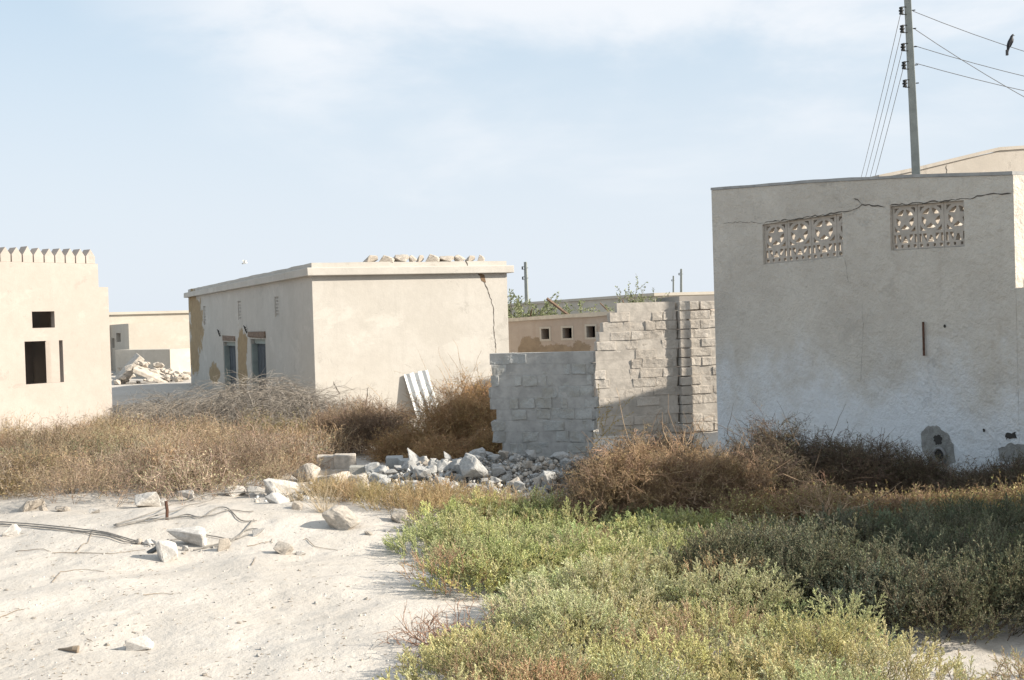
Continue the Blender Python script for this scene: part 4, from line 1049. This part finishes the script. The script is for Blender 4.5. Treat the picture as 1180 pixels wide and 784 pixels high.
GREEN = [(.60, .60, .31), (.64, .62, .34), (.56, .58, .31), (.66, .63, .37), (.60, .58, .34)]
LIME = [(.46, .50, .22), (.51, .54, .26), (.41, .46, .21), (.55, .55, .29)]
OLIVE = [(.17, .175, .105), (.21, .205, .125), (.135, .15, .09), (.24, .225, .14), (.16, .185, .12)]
BROWNISH = [(.50, .36, .23), (.55, .43, .29), (.47, .36, .23), (.54, .50, .30)]
def spike(rng, h, nb, leaf, pal, stemc, spread, lw=.5, dens=26):
    """shoot whose branchlets are closely set with small leaves"""
    s0, s1, r0, r1, lp, ld = [], [], [], [], [], []
    bend = rng.normal(0, .16, 2)
    def at(t): return np.array([bend[0]*h*t*t, bend[1]*h*t*t, h*t])
    ts = np.linspace(0, 1, 6)
    for a, b in zip(ts, ts[1:]): s0.append(at(a)); s1.append(at(b)); r0.append(.0024*(1.2-a)); r1.append(.0024*(1.2-b))
    br = [(at(.45), at(1.0)-at(.45))]
    for k in range(nb):
        t = .10+.8*k/nb; an = k*2.4+rng.uniform(-.4, .4); l = h*spread*(1-.5*t)*rng.uniform(.55, 1.2)
        d = np.array([math.cos(an), math.sin(an), rng.uniform(.9, 1.8)]); d /= np.linalg.norm(d)
        s0.append(at(t)); s1.append(at(t)+d*l); r0.append(.0015); r1.append(.0009); br.append((at(t)+d*l*.2, d*l*.8))
    for (p, d) in br:
        L_ = np.linalg.norm(d); dd = d/L_; m = max(6, int(dens*L_/(h*spread)))
        for q in range(m):
            f = ((q+rng.random())/m)**.75; o_ = rng.normal(0, 1, 3); o_ -= dd*o_.dot(dd); o_ /= np.linalg.norm(o_)
            lp.append(p+d*f); ld.append(dd*rng.uniform(.5, 1.1)+o_*rng.uniform(.5, 1.0)*(1.1-f*.6))
    P = P3(); P.add(*prisms(np.array(s0), np.array(s1), np.array(r0), np.array(r1), np.tile(stemc, (len(s0), 1))))
    n = len(lp); lp = np.array(lp); P.add(*leaves(rng, lp, np.array(ld), rng.uniform(.7, 1.25, n)*leaf, rng.uniform(.8, 1.2, n)*leaf*lw, pick(rng, pal, n, .08)))
    return P.done()
sal = [spike(rng, rng.uniform(.12, .17), 9, .0085, GREEN[i % 3:i % 3+3], (.4, .34, .2), .42, lw=.6, dens=40) for i in range(6)]
salb = [spike(rng, rng.uniform(.13, .18), 8, .008, BROWNISH+GREEN[:1], (.42, .27, .17), .42, dens=24) for _ in range(3)]
lim = [spike(rng, rng.uniform(.12, .17), 8, .010, LIME, (.3, .28, .15), .42, lw=.55, dens=32) for _ in range(4)]
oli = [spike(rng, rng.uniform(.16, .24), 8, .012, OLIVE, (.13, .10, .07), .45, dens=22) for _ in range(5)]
tall = [spike(rng, rng.uniform(.42, .6), 26, .012, [(.22, .24, .15), (.27, .28, .18)], (.14, .10, .07), .17, dens=16) for _ in range(3)]
STRAW = [(.47, .37, .20), (.40, .30, .15), (.52, .42, .25), (.38, .33, .16), (.33, .22, .11)]
straw = [spike(rng, rng.uniform(.14, .24), 8, .010, STRAW, (.42, .32, .18), .5, lw=.4, dens=12) for _ in range(5)]

def carpet(name, label, protos, poly, n_sh, per, y0, y1, seed, rmin, rmax, hmin, hmax, smin=.75, smax=1.2, mat=M_leaf, var=.12, alt=None, altp=.12, extra=None):
    """many cushion shaped shrubs growing into each other: shoots leave each dome along its normal"""
    r = np.random.default_rng(seed); cen = area_points(seed, poly, n_sh, y0, y1, .2)
    pa, ta, tn, wh = [], [], [], []
    for (cx, cy) in cen:
        R0 = r.uniform(rmin, rmax); H0 = r.uniform(hmin, hmax)*(R0/rmax)**.4; sp = R0*R0*per*r.uniform(.8, 1.15); m = int(sp)
        tint = (1+r.normal(0, var))*np.array([1+r.normal(0, .045), 1+r.normal(0, .02), 1+r.normal(0, .07)]); isalt = alt is not None and r.random() < altp
        for _ in range(m):
            a = r.uniform(0, 6.283); q = math.sqrt(r.random()); el = math.sqrt(max(0, 1-q*q)); x = cx+R0*q*math.cos(a); y = cy+R0*q*math.sin(a)*.9
            f = 1-abs(r.normal(0, .16)); pa.append((x, y, zg(x, y)+H0*el**.8*f-.035)); sl = .95*q; ta.append((sl*math.cos(a)+r.normal(0, .22), sl*math.sin(a)+r.normal(0, .22))); tn.append(tint*(1+r.normal(0, .06))); wh.append(isalt)
    pa = np.array(pa); ta = np.array(ta); tn = np.array(tn); wh = np.array(wh); P = P3(); sc_ = r.uniform(smin, smax, len(pa))
    for fl, pr in ((False, protos), (True, alt)):
        ix = np.where(wh == fl)[0]
        if len(ix): P.add(*scatter(r, pr, pa[ix], sc_[ix], ta[ix], tn[ix]))
    if extra: P.add(*extra)
    V, Fq, K = P.done(); o = bpy.data.objects.new(name, np_mesh(name, V, Fq, K, mat)); C.objects.link(o); tag(o, label, kind='stuff'); print(name, len(pa), len(Fq)); return o
front = [(505, 900), (510, 785), (535, 758), (580, 738), (640, 710), (690, 695), (770, 684), (860, 688), (905, 702), (960, 730), (1000, 762), (1020, 806), (1050, 840), (1080, 860), (1170, 870), (1300, 870), (1300, 1000), (505, 1000)]
carpet('saltbush_cover', 'pale sage green low shrubs filling the sunlit foreground', sal, front, 150, 720, 4.0, 10.4, 11, .16, .42, .16, .46, alt=salb, altp=.12, var=.10, smin=.6, smax=1.12)
carpet('pinkish_saltbush', 'low pinkish sage shrubs in front of the small bare sand patch', sal[:3]+salb, [(1075, 800), (1120, 792), (1300, 785), (1300, 900), (1080, 900)], 34, 620, 4.0, 8, 19, .12, .24, .10, .20, alt=salb, altp=.4, smax=1.0)
mid = [(478, 640), (495, 622), (560, 608), (640, 608), (730, 614), (830, 627), (930, 640), (1000, 650), (1000, 700), (870, 702), (780, 688), (690, 680), (620, 690), (575, 692), (520, 682), (522, 668), (560, 655), (485, 648)]
carpet('lime_saltbush_cover', 'brighter yellow green low shrubs between the sand and the rusty bush', lim+sal[:2], mid, 190, 560, 8, 13.5, 12, .15, .38, .10, .32, alt=salb, altp=.06)
shade = [(850, 655), (1000, 636), (1100, 632), (1320, 625), (1400, 740), (1250, 742), (1100, 738), (1040, 734), (960, 722), (870, 710), (820, 685)]
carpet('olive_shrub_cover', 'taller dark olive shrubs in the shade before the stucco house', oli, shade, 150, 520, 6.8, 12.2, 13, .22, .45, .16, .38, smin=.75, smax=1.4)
edge = [(352, 592), (430, 594), (520, 594), (620, 598), (700, 600), (690, 614), (560, 618), (480, 614), (400, 606), (362, 602)]
carpet('dry_yellow_grass', 'thin strip of straw yellow dry growth in front of the rubble heap', straw, edge, 90, 420, 11.5, 14.6, 14, .12, .26, .05, .15, mat=M_leaf)

# ---- twiggy bushes: a dome of short crooked twigs over a few woody stems
def twiglet(rng, L_, twc, pal, nleaf, leaf, lw=.45, r=.0022, n_main=2, wig=.75, lev=2, kids=4.5, step=.028):
    S = grow(rng, n_main, L_, lev, r, spread=.5, wig=wig, kids=kids, step=step, shrink=.6)
    return twig_bush(rng, S, twc, pal, nleaf, leaf, lw, minlev=0)
def bushel(r, protos, rx, ry, H, n, smin=.8, smax=1.3, shell_=.20, stems=None, stemc=((.2, .15, .1),), lean=.9, var=.13):
    """vertices of one bush around the origin"""
    pos, tl, tn = [], [], []
    lob = [(r.uniform(-.5, .5)*rx, r.uniform(-.5, .5)*ry, r.uniform(.5, .8), r.uniform(.7, 1.05)) for _ in range(5)]+[(0, 0, .9, 1)]
    for _ in range(n):
        lx, ly, lr, lh = lob[r.integers(0, len(lob))]; a = r.uniform(0, 6.283); q = math.sqrt(r.random()); el = math.sqrt(max(0, 1-q*q)); f = 1-abs(r.normal(0, shell_))*1.3
        pos.append((lx+rx*lr*q*f*math.cos(a), ly+ry*lr*q*f*math.sin(a), max(0, H*lh*el*max(f, .05)-.06))); tl.append((lean*q*math.cos(a)+r.normal(0, .35), lean*q*math.sin(a)+r.normal(0, .35))); tn.append((1+r.normal(0, var))*np.array([1, 1+r.normal(0, .04), 1+r.normal(0, .06)]))
    P = P3(); P.add(*scatter(r, protos, np.array(pos), r.uniform(smin, smax, n), np.array(tl), np.array(tn)))
    S = grow(r, stems or 14, H*1.05, 1, .007, spread=1.0*rx/H, wig=.35, kids=3, step=.08)
    P.add(*twig_bush(r, S, list(stemc), None, 0))
    return P.done()
def bush(name, label, protos, px, py, rx, ry, H, n, cat='shrub', seed=0, stemc=((.2, .15, .1),), **k):
    r = np.random.default_rng(1000+seed); V, Fq, K = bushel(r, protos, rx, ry, H, n, stemc=stemc, **k)
    p = Gz(px, py); o = bpy.data.objects.new(name, np_mesh(name, V, Fq, K, M_twig)); C.objects.link(o); o.location = (p.x, p.y, p.z-.02); tag(o, label, cat); return o
# brown scrub belt on the left
DRYT = [(.38, .29, .20), (.32, .24, .16), (.44, .35, .25), (.27, .20, .14)]
DRYL = [(.40, .29, .17), (.34, .24, .15), (.30, .26, .14), (.44, .34, .21), (.31, .20, .125)]
OLV = [(.25, .26, .13), (.30, .29, .16), (.22, .22, .12), (.36, .31, .18)]
dry = [twiglet(rng, .24, DRYT, DRYL, 45, .022, .35, r=.003, kids=3.5, step=.05, n_main=3) for _ in range(7)]
dryo = [twiglet(rng, .24, DRYT, OLV, 60, .022, .4, r=.003, kids=3.5, step=.05, n_main=3) for _ in range(4)]
scrub = [(-260, 586), (0, 585), (100, 587), (180, 582), (250, 571), (330, 564), (362, 550), (384, 530), (372, 518), (300, 516), (200, 516), (100, 514), (0, 514), (-260, 518)]
def belt(name, label, protos, alt, poly, n_sh, per, y0, y1, seed, rr, hh, altp=.25):
    r = np.random.default_rng(seed); cen = area_points(seed, poly, n_sh, y0, y1, .3); pos, tl, tn, wh = [], [], [], []
    for (cx, cy) in cen:
        R0 = r.uniform(*rr); H0 = r.uniform(*hh); tint = .93*(1+r.normal(0, .22))*np.array([1+r.normal(0, .07), 1, 1+r.normal(0, .09)]); w_ = r.random() < altp+.25*noise.noise(Vector((cx*.4, cy*.4, 3)))
        for _ in range(int(per*R0*R0)):
            a = r.uniform(0, 6.283); q = math.sqrt(r.random()); el = math.sqrt(1-q*q); f = 1-abs(r.normal(0, .22)); x, y = cx+R0*q*math.cos(a), cy+R0*q*math.sin(a)
            pos.append((x, y, zg(x, y)+max(0, H0*el*f-.08))); tl.append((.6*q*math.cos(a)+r.normal(0, .3), .6*q*math.sin(a)+r.normal(0, .3))); tn.append(tint*(1+r.normal(0, .1))); wh.append(w_)
    pos, tl, tn, wh = map(np.array, (pos, tl, tn, wh)); P = P3(); sc_ = r.uniform(.7, 1.35, len(pos))
    for fl, pr in ((False, protos), (True, alt)):
        ix = np.where(wh == fl)[0]
        if len(ix): P.add(*scatter(r, pr, pos[ix], sc_[ix], tl[ix], tn[ix]))
    V, Fq, K = P.done(); o = bpy.data.objects.new(name, np_mesh(name, V, Fq, K, M_twig)); C.objects.link(o); print(name, len(pos), len(Fq)); tag(o, label, kind='stuff')
belt('dry_scrub', 'belt of brown and olive dry scrub between the sand and the houses', dry, dryo, scrub, 210, 130, 13.2, 23, 21, (.3, .75), (.2, .50))
belt('dry_scrub_fringe', 'sparse dry weeds along the foot of the pale houses', dry, dry, [(-60, 506), (60, 505), (210, 505), (340, 510), (340, 500), (200, 497), (100, 497), (-60, 500)], 40, 60, 20, 30, 22, (.3, .6), (.1, .35), 0)

def shrub(name, label, S, twc, pal, nleaf, px, py, group=None, leaf=.014, lw=.45, sc_=1.0, mat=M_twig, minlev=1, cat='shrub', xyz=None, rz=0):
    V, Fq, K = twig_bush(rng, S, twc, pal, nleaf, leaf, lw, minlev=minlev)
    p = Gz(px, py) if xyz is None else Vector(xyz)
    o = bpy.data.objects.new(name, np_mesh(name, V*sc_, Fq, K, mat)); C.objects.link(o); o.location = (p.x, p.y, p.z-.02); o.rotation_euler = (0, 0, rz)
    tag(o, label, cat, group); return o
# grey dead heap: long arching branches lying over a dome
GREYT = [(.32, .28, .24), (.27, .24, .20), (.38, .34, .29), (.20, .175, .15)]
def arch_heap(seed, domes, n, L_, r0=.0055):
    r = np.random.default_rng(seed); S = []
    for _ in range(n):
        cx, cy, R0, H0 = domes[r.integers(0, len(domes))]; a = r.uniform(0, 6.283); q = r.random()**.7*.9; ang = a+r.normal(0, .9)
        d = np.array([math.cos(ang), math.sin(ang), .5]); p = np.array([cx+R0*q*math.cos(a), cy+R0*q*math.sin(a), H0*math.sqrt(1-q*q)*r.uniform(.3, 1.0)]); l = L_*r.uniform(.4, 1.2); m = 9; rad = r0*r.uniform(.5, 1.1)
        for i in range(m):
            d = d/np.linalg.norm(d)+r.normal(0, .13, 3)+np.array([0, 0, -.17]); d /= np.linalg.norm(d); q2 = p+d*l/m; q2[2] = max(q2[2], 0.0); S.append((p, q2, rad*(1-.07*i), rad*(1-.07*(i+1)), 0, d.copy()))
            if r.random() < .45:
                e = d+r.normal(0, .5, 3); e /= np.linalg.norm(e); e2 = q2+e*l*.16; S.append((q2, e2, rad*.5, rad*.35, 1, e)); S.append((e2, e2+(e+r.normal(0, .4, 3))*l*.10, rad*.35, rad*.2, 1, e))
            p = q2
    return S
S = arch_heap(1, [(0, 0, 1.35, 1.15), (1.15, -.3, .9, .9), (-1.2, .1, 1.0, .75), (.3, .3, 1.0, 1.15)], 2900, .9, .005)
shrub('dead_thorn_bush', 'large heap of arching grey dead branches before the two dark doors', S, GREYT, [(.35, .28, .2)], 700, 285, 507, leaf=.02, lw=.3)
S = arch_heap(2, [(0, 0, 1.0, .75), (-.6, .2, .8, .6)], 1000, .7)
shrub('dead_thorn_bush', 'smaller tangle of grey dead twigs in the shadow beside the cream house', S, [(.26, .24, .21), (.20, .18, .16)], [(.3, .25, .2)], 400, 196, 496, leaf=.02, lw=.3)
S = arch_heap(3, [(0, 0, .7, .4)], 130, .7)
shrub('dead_thorn_bush', 'pale thin thorn tangle at the foot of the crenellated house', S, GREYT, [(.4, .34, .26)], 200, 136, 504, leaf=.02, lw=.3)
# dry plants around the sheet
ORT = [(.42, .26, .13), (.36, .22, .11), (.46, .31, .17)]; ORL = [(.46, .29, .14), (.50, .34, .18), (.38, .23, .11), (.36, .28, .14)]
DKT = [(.25, .18, .125), (.31, .22, .155), (.20, .14, .095)]; DKL = [(.30, .21, .13), (.25, .17, .11), (.34, .26, .16)]
ora = [twiglet(rng, .24, ORT, ORL, 70, .020, .35, r=.003, kids=4, step=.045, n_main=3, wig=.55) for _ in range(5)]
drk = [twiglet(rng, .24, DKT, DKL, 60, .018, .4, r=.003, kids=4, step=.045, n_main=3, wig=.65) for _ in range(5)]
for i, (px, py, w_, h_, kind, lab) in enumerate(((400, 522, .55, .62, 1, 'dark brown dry shrub at the corner of the cream house'), (432, 522, .6, .75, 1, 'brown dry shrub left of the corrugated sheet'), (464, 529, .45, .32, 0, 'tawny dry shrub in front of the corrugated sheet'), (494, 530, .45, .36, 0, 'tawny dry shrub right of the corrugated sheet'),
                             (522, 527, .6, .95, 0, 'tall orange dry shrub between the sheet and the block wall'), (553, 530, .6, 1.0, 0, 'orange dry shrub against the left end of the block wall'), (380, 518, .45, .5, 1, 'small dark dry shrub near the tan block remnant'), (508, 540, .4, .35, 0, 'low orange dry tuft behind the rubble heap'), (572, 538, .4, .4, 0, 'low orange tuft at the foot of the block wall'), (540, 508, .7, 1.15, 0, 'tallest orange dry shrub further back near the cream wall'), (444, 506, .7, .6, 1, 'brown dry shrub further back under the sunlit wall'))):
    bush('dry_shrub', lab, drk if kind else ora, px, py, w_, w_*.8, h_, 190, seed=i, stems=20, stemc=ORT if kind == 0 else DKT, lean=.6)
S = grow(rng, 5, 1.25, 1, .004, spread=.25, wig=.2, kids=6, step=.07)
shrub('dry_stalk', 'tall thin dry stalk rising against the sunlit wall right of the sheet', S, ORT, ORL, 420, 520, 520, leaf=.02, lw=.35, cat='plant')
S = grow(rng, 4, 1.0, 1, .004, spread=.25, wig=.2, kids=6, step=.07)
shrub('dry_stalk', 'tall dry stalk against the cream wall left of the sheet', S, DKT, DKL, 300, 425, 512, leaf=.02, lw=.35, cat='plant')
S = grow(rng, 9, .9, 1, .004, spread=.14, wig=.15, kids=6, step=.07)
shrub('dry_stalk', 'yellowish dry plant standing in the gap between the two block walls', S, [(.42, .3, .12)], [(.5, .36, .12), (.4, .3, .1)], 900, 687, 530, leaf=.03, lw=.4, cat='plant')
# rusty bush, dark bushes along the stucco wall, sunlit bushes
RT = [(.33, .22, .14), (.39, .27, .17), (.27, .18, .11), (.45, .33, .21)]; RL = [(.40, .28, .15), (.34, .25, .13), (.44, .33, .18), (.30, .20, .11)]
rus = [twiglet(rng, .17, RT, RL, 60, .013, .4, r=.0026, step=.022) for _ in range(7)]
for i, (px, py, w_, h_, n_, lab) in enumerate(((768, 607, .85, .92, 820, 'big rusty brown twiggy bush left of the stucco house'), (706, 605, .55, .55, 380, 'left shoulder of rusty twigs beside the big rusty bush'), (828, 607, .55, .72, 420, 'rusty bush at the right of the big rusty bush'))):
    bush('rusty_bush', lab, rus, px, py, w_, w_*.75, h_, n_, seed=30+i, stems=22, stemc=RT)
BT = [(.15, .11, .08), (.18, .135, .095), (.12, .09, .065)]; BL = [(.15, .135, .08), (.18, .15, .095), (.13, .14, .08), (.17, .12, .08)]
dkb = [twiglet(rng, .20, BT, BL, 60, .016, .45, r=.0028, step=.028) for _ in range(6)]
for i, (px, py, w_, h_, lab) in enumerate(((905, 584, .75, .95, 'dark twiggy bush touching the left part of the stucco wall'), (955, 584, .6, .72, 'dark bush second from the left along the stucco wall'), (1010, 582, .6, .66, 'dark bush under the middle of the stucco wall'), (1050, 581, .5, .38, 'low dark bush below the iron bar of the stucco wall'), (1120, 584, .55, .24, 'low dark bush under the pipe hole'), (1172, 586, .55, .42, 'low dark bush at the right end of the stucco wall'), (868, 598, .55, .7, 'dark brown bush between the rusty bush and the stucco wall'), (780, 575, .8, .75, 'dark brown bush behind the rusty bush before the stepped block wall'), (720, 575, .6, .5, 'low dark bush at the foot of the stepped block wall'))):
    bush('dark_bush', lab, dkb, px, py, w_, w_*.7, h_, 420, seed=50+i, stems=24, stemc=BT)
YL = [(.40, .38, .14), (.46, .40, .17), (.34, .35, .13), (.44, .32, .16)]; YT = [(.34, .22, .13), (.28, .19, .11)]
yel = [twiglet(rng, .18, YT, YL, 75, .015, .5, r=.0025, step=.025) for _ in range(5)]; mixd = yel[:2]+rus[:3]
for i, (px, py, w_, h_, pr, lab) in enumerate(((990, 610, .5, .28, mixd, 'bush with sunlit rusty tips below the middle of the stucco wall'), (1045, 609, .5, .26, mixd, 'bush with sunlit rusty green tips left of the pipe hole'), (1102, 608, .5, .26, yel, 'yellow green bush catching the sun below the pipe hole'), (1165, 608, .55, .30, yel, 'yellow green bush catching the sun at the right picture edge'), (1235, 606, .6, .5, yel, 'yellow green bush past the right picture edge'), (925, 611, .5, .36, mixd, 'bush with thin tan twigs right of the rusty bush'), (862, 622, .4, .32, yel, 'small yellow green bush at the foot of the rusty bush'))):
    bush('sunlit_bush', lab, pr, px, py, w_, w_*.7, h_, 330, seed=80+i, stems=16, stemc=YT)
for i, (px, py, s_) in enumerate(((1065, 668, 1.15), (1085, 672, .8), (1095, 682, .9), (1058, 684, .9), (1130, 700, 1.0), (1112, 664, .85), (978, 648, .8), (898, 640, .7), (1152, 690, 1.05), (1020, 690, .85), (1045, 660, .8), (1075, 690, .8))):
    p = Gz(px, py); V, Fq, K = tall[i % 3]; P_ = P3()
    for k in range(6): P_.add(V*random.uniform(.6, 1)+np.array([random.uniform(-.09, .09), random.uniform(-.09, .09), 0]), Fq, K*random.uniform(.85, 1.15))
    V, Fq, K = P_.done(); o = bpy.data.objects.new('tall_shoots', np_mesh('tall_shoots', V*s_, Fq, K, M_leaf)); C.objects.link(o); o.location = p+Vector((0, 0, .08)); o.rotation_euler = (0, 0, i)
    tag(o, 'upright leafy shoots standing above the shaded olive shrubs', 'plant', 'upright shoots in the shaded shrubs')
# bare reddish twigs in front
TW = [(.33, .2, .14), (.4, .27, .2), (.28, .17, .12)]
for (px, py, sc_, rz, lab) in ((548, 757, 1.0, 0, 'sprawling leafless reddish brown twigs at the left edge of the near shrubs'), (505, 750, .95, 2, 'leafless reddish twigs reaching furthest out over the sand'), (590, 742, .9, 4, 'reddish twigs pressed against the near green shrubs'), (500, 772, .7, 5, 'small leafless twig cluster low on the near sand')):
    S = grow(rng, 18, .30, 2, .006, spread=1.5, wig=.75, kids=5, step=.03, up=.7, droop=.05)
    shrub('bare_twigs', lab, S, TW, [(.4, .3, .2)], 260, px, py, leaf=.010, lw=.6, sc_=sc_, rz=rz, cat='dead shrub')
S = grow(rng, 14, .40, 1, .006, spread=1.5, wig=.5, kids=3, step=.05, up=.7)
shrub('bare_twigs', 'tan leafless branches lying over the shaded shrubs below the stucco wall', S, [(.4, .28, .18)], [(.4, .3, .2)], 60, 955, 640, leaf=.01, cat='dead shrub', xyz=tuple(Gz(955, 635)+Vector((0, 0, .3))))
for (px, py, s_, lab) in ((340, 582, .5, 'pale dry grass tuft beside the cracked boulder'), (374, 592, .5, 'pale straw tuft in front of the tan stones'), (318, 560, .6, 'pale straw tuft at the end of the scrub belt')):
    S = grow(rng, 90, .5, 0, .002, spread=.8, wig=.3, step=.07); shrub('straw_tuft', lab, S, [(.56, .47, .33), (.5, .4, .27)], None, 0, px, py, sc_=s_*1.5, cat='grass tuft')
# fine gravel and mortar crumbs round the rubble
cube = np.array([[x, y, z] for x in (-.5, .5) for y in (-.5, .5) for z in (-.5, .5)])*1.0; cubeF = np.array([[0, 1, 3, 2], [4, 6, 7, 5], [0, 4, 5, 1], [2, 3, 7, 6], [0, 2, 6, 4], [1, 5, 7, 3]])
r = np.random.default_rng(91); gp = []
for _ in range(5200):
    x, y = r.normal(-.5, 1.25), r.normal(14.85, .62)
    if not -3.2 < x < 1.5 or not 13.3 < y < 16.1: continue
    gp.append((x, y, zg(x, y)+heap(x, y)*r.uniform(.2, .95)+.004))
nh = len(gp)
for _ in range(420):
    p = Gz(r.uniform(-40, 480), r.uniform(584, 830)); gp.append((p.x, p.y, p.z))
protoc = [(cube*r.uniform(.6, 1.3, 3)+r.normal(0, .12, (8, 3)), cubeF, np.tile(c, (8, 1))) for c in ((.50, .49, .47), (.44, .43, .41), (.54, .50, .45), (.47, .42, .36), (.52, .52, .51))]
gp = np.array(gp); V, Fq, K = scatter(r, protoc, gp, r.uniform(.010, .042, len(gp))*np.where(np.arange(len(gp)) < nh, 1, .32), r.normal(0, .8, (len(gp), 2)), np.ones((len(gp), 3)))
o = bpy.data.objects.new('gravel', np_mesh('gravel', V, Fq, K, veg_mat('crumbs', 0.0))); C.objects.link(o); tag(o, 'fine grey gravel and mortar crumbs around the rubble heap', kind='stuff')
# fine dry litter lying on the sand
r = np.random.default_rng(77); pts = []
while len(pts) < 900:
    px, py = r.uniform(-60, 520), r.uniform(590, 840)
    if r.random() < .35+.6*noise.noise(Vector((px*.012, py*.02, 3)))+.3*(px < 180): pts.append(Gz(px, py))
p0 = np.array([tuple(p) for p in pts])+np.array([0, 0, .004]); a = r.uniform(0, 6.283, len(pts)); ll = r.uniform(.006, .035, len(pts)); d = np.stack([np.cos(a), np.sin(a), r.normal(0, .12, len(pts))], 1)
V, Fq, K = prisms(p0, p0+d*ll[:, None], np.full(len(pts), .0022), np.full(len(pts), .0012), pick(r, [(.24, .18, .12), (.33, .26, .18), (.18, .14, .1)], len(pts)))
o = bpy.data.objects.new('dry_litter', np_mesh('dry_litter', V, Fq, K, M_twig)); C.objects.link(o); tag(o, 'fine bits of dry twig strewn over the pale sand', kind='stuff')
# distant feathery acacias
def acacia(px, py, Y, W, H, lab, seed, hi=(.25, .28, .15), cr=.32, nl=5200):
    r = np.random.default_rng(seed); b = atY(px, py, Y); b.z = 0
    t = thing('acacia_tree', lab, 'tree', tuple(b)); m = MB()
    fork = b+Vector((.2, 0, H*.35)); m.tube([b, b+Vector((.1, 0, H*.2)), fork], .14, 8, r1=.09)
    tips = []
    for k in range(7):
        a = k*.9; e = b+Vector((math.cos(a)*W*.35, math.sin(a)*W*.3, H*random.uniform(.6, .85))); m.tube([fork, (fork+e)/2+Vector((0, 0, .2)), e], .05, 6, r1=.02)
    m.build('trunk', M_wood, t)
    S = grow(r, 46, 1.0, 2, .018, spread=1.6, wig=.45, kids=5, step=.16, up=.75)
    S = [(s[0]*np.array([W*.55, W*.5, H*.42])+np.array([.2, 0, H*.42]), s[1]*np.array([W*.55, W*.5, H*.42])+np.array([.2, 0, H*.42]), s[2], s[3], s[4], s[5]) for s in S]
    V, Fq, K = twig_bush(r, S, [(.2, .17, .12)], [hi, tuple(x*.8 for x in hi), tuple(x*1.25 for x in hi)], nl*3, .06, .6)
    o = bpy.data.objects.new('crown', np_mesh('crown', V, Fq, K, M_leaf)); C.objects.link(o); o.parent = t
acacia(596, 360, 40, 2.2, 3.05, 'green feathery tree showing just right of the cream house', 5)
acacia(640, 360, 42, 2.0, 2.45, 'low green tree behind the three hole wall', 6)
acacia(722, 352, 36, 2.4, 3.0, 'feathery pale green acacia behind the stepped block wall', 7, nl=3600)
acacia(747, 352, 37, 1.8, 2.6, 'smaller acacia to the right of the feathery one behind the block wall', 8, nl=2600)

# ================================================================== SKY AND SUN
EL = R_(29); AZ = math.atan2(1.0, -0.25)   # direction towards the sun: almost due right of the view, low
sdir = Vector((math.cos(EL)*math.sin(AZ), math.cos(EL)*math.cos(AZ), math.sin(EL)))
L = bpy.data.lights.new('sun', 'SUN'); L.energy = 5.0; L.angle = R_(0.6); L.color = (1.0, 0.92, 0.80)
lo = bpy.data.objects.new('sun', L); C.objects.link(lo); lo.rotation_euler = (-sdir).to_track_quat('-Z', 'Y').to_euler(); lo.location = (20, -5, 20)
w = bpy.data.worlds.new('World'); bpy.context.scene.world = w; w.use_nodes = True; nt = w.node_tree; g = N(nt)
bg = nt.nodes['Background']; sky = g.n('ShaderNodeTexSky'); sky.sky_type = 'NISHITA'; sky.sun_disc = False
sky.sun_elevation = EL; sky.sun_rotation = AZ; sky.dust_density = 1.5; sky.air_density = 1.0; sky.ozone_density = 1.0
tc = g.n('ShaderNodeTexCoord').outputs['Generated']
x, y, z = g.sep(tc)
zz = g.math('MAXIMUM', z, 0.02)
# thin broken cloud on a layer above: flatten directions
vx = g.n('ShaderNodeCombineXYZ'); g.link(g.math('DIVIDE', x, g.math('ADD', zz, .25)), vx.inputs[0]); g.link(g.math('DIVIDE', y, g.math('ADD', zz, .25)), vx.inputs[1]); vx.inputs[2].default_value = 2.0
v = vx.outputs[0]
n1 = g.noise(v, 1.7, 8, 0.55, 0.25)
cl = g.ramp(n1, (0.30, 0.54))
az = g.math('ADD', g.math('MULTIPLY', x, 1.3), g.math('MULTIPLY', z, 1.0))
hi = g.ramp(g.math('ADD', z, g.math('MULTIPLY', g.math('SUBTRACT', n1, 0.5), 0.25)), (0.11, 0.24))
cover = g.math('MULTIPLY', g.math('MULTIPLY', cl, hi), g.ramp(g.math('ADD', x, g.math('MULTIPLY', g.math('SUBTRACT', g.noise(v, 0.8, 3), 0.5), 0.6)), (-0.34, -0.10)))
base = g.mix(0.7, sky.outputs[0], (3.8, 4.8, 5.6))       # hazy air whitening
low = g.ramp(z, (0.35, 0.03))
base = g.mix(g.math('MULTIPLY', low, 0.85), base, (4.9, 5.25, 5.7))
col = g.mix(g.math('MULTIPLY', cover, 0.8), base, (5.9, 6.0, 6.2))
g.link(col, bg.inputs['Color']); bg.inputs['Strength'].default_value = 0.098
sc = bpy.context.scene
sc.view_settings.view_transform = 'Standard'; sc.view_settings.look = 'None'; sc.view_settings.gamma = 1; sc.view_settings.exposure = 0.76
sc.cycles.max_bounces = 6; sc.cycles.use_denoising = True
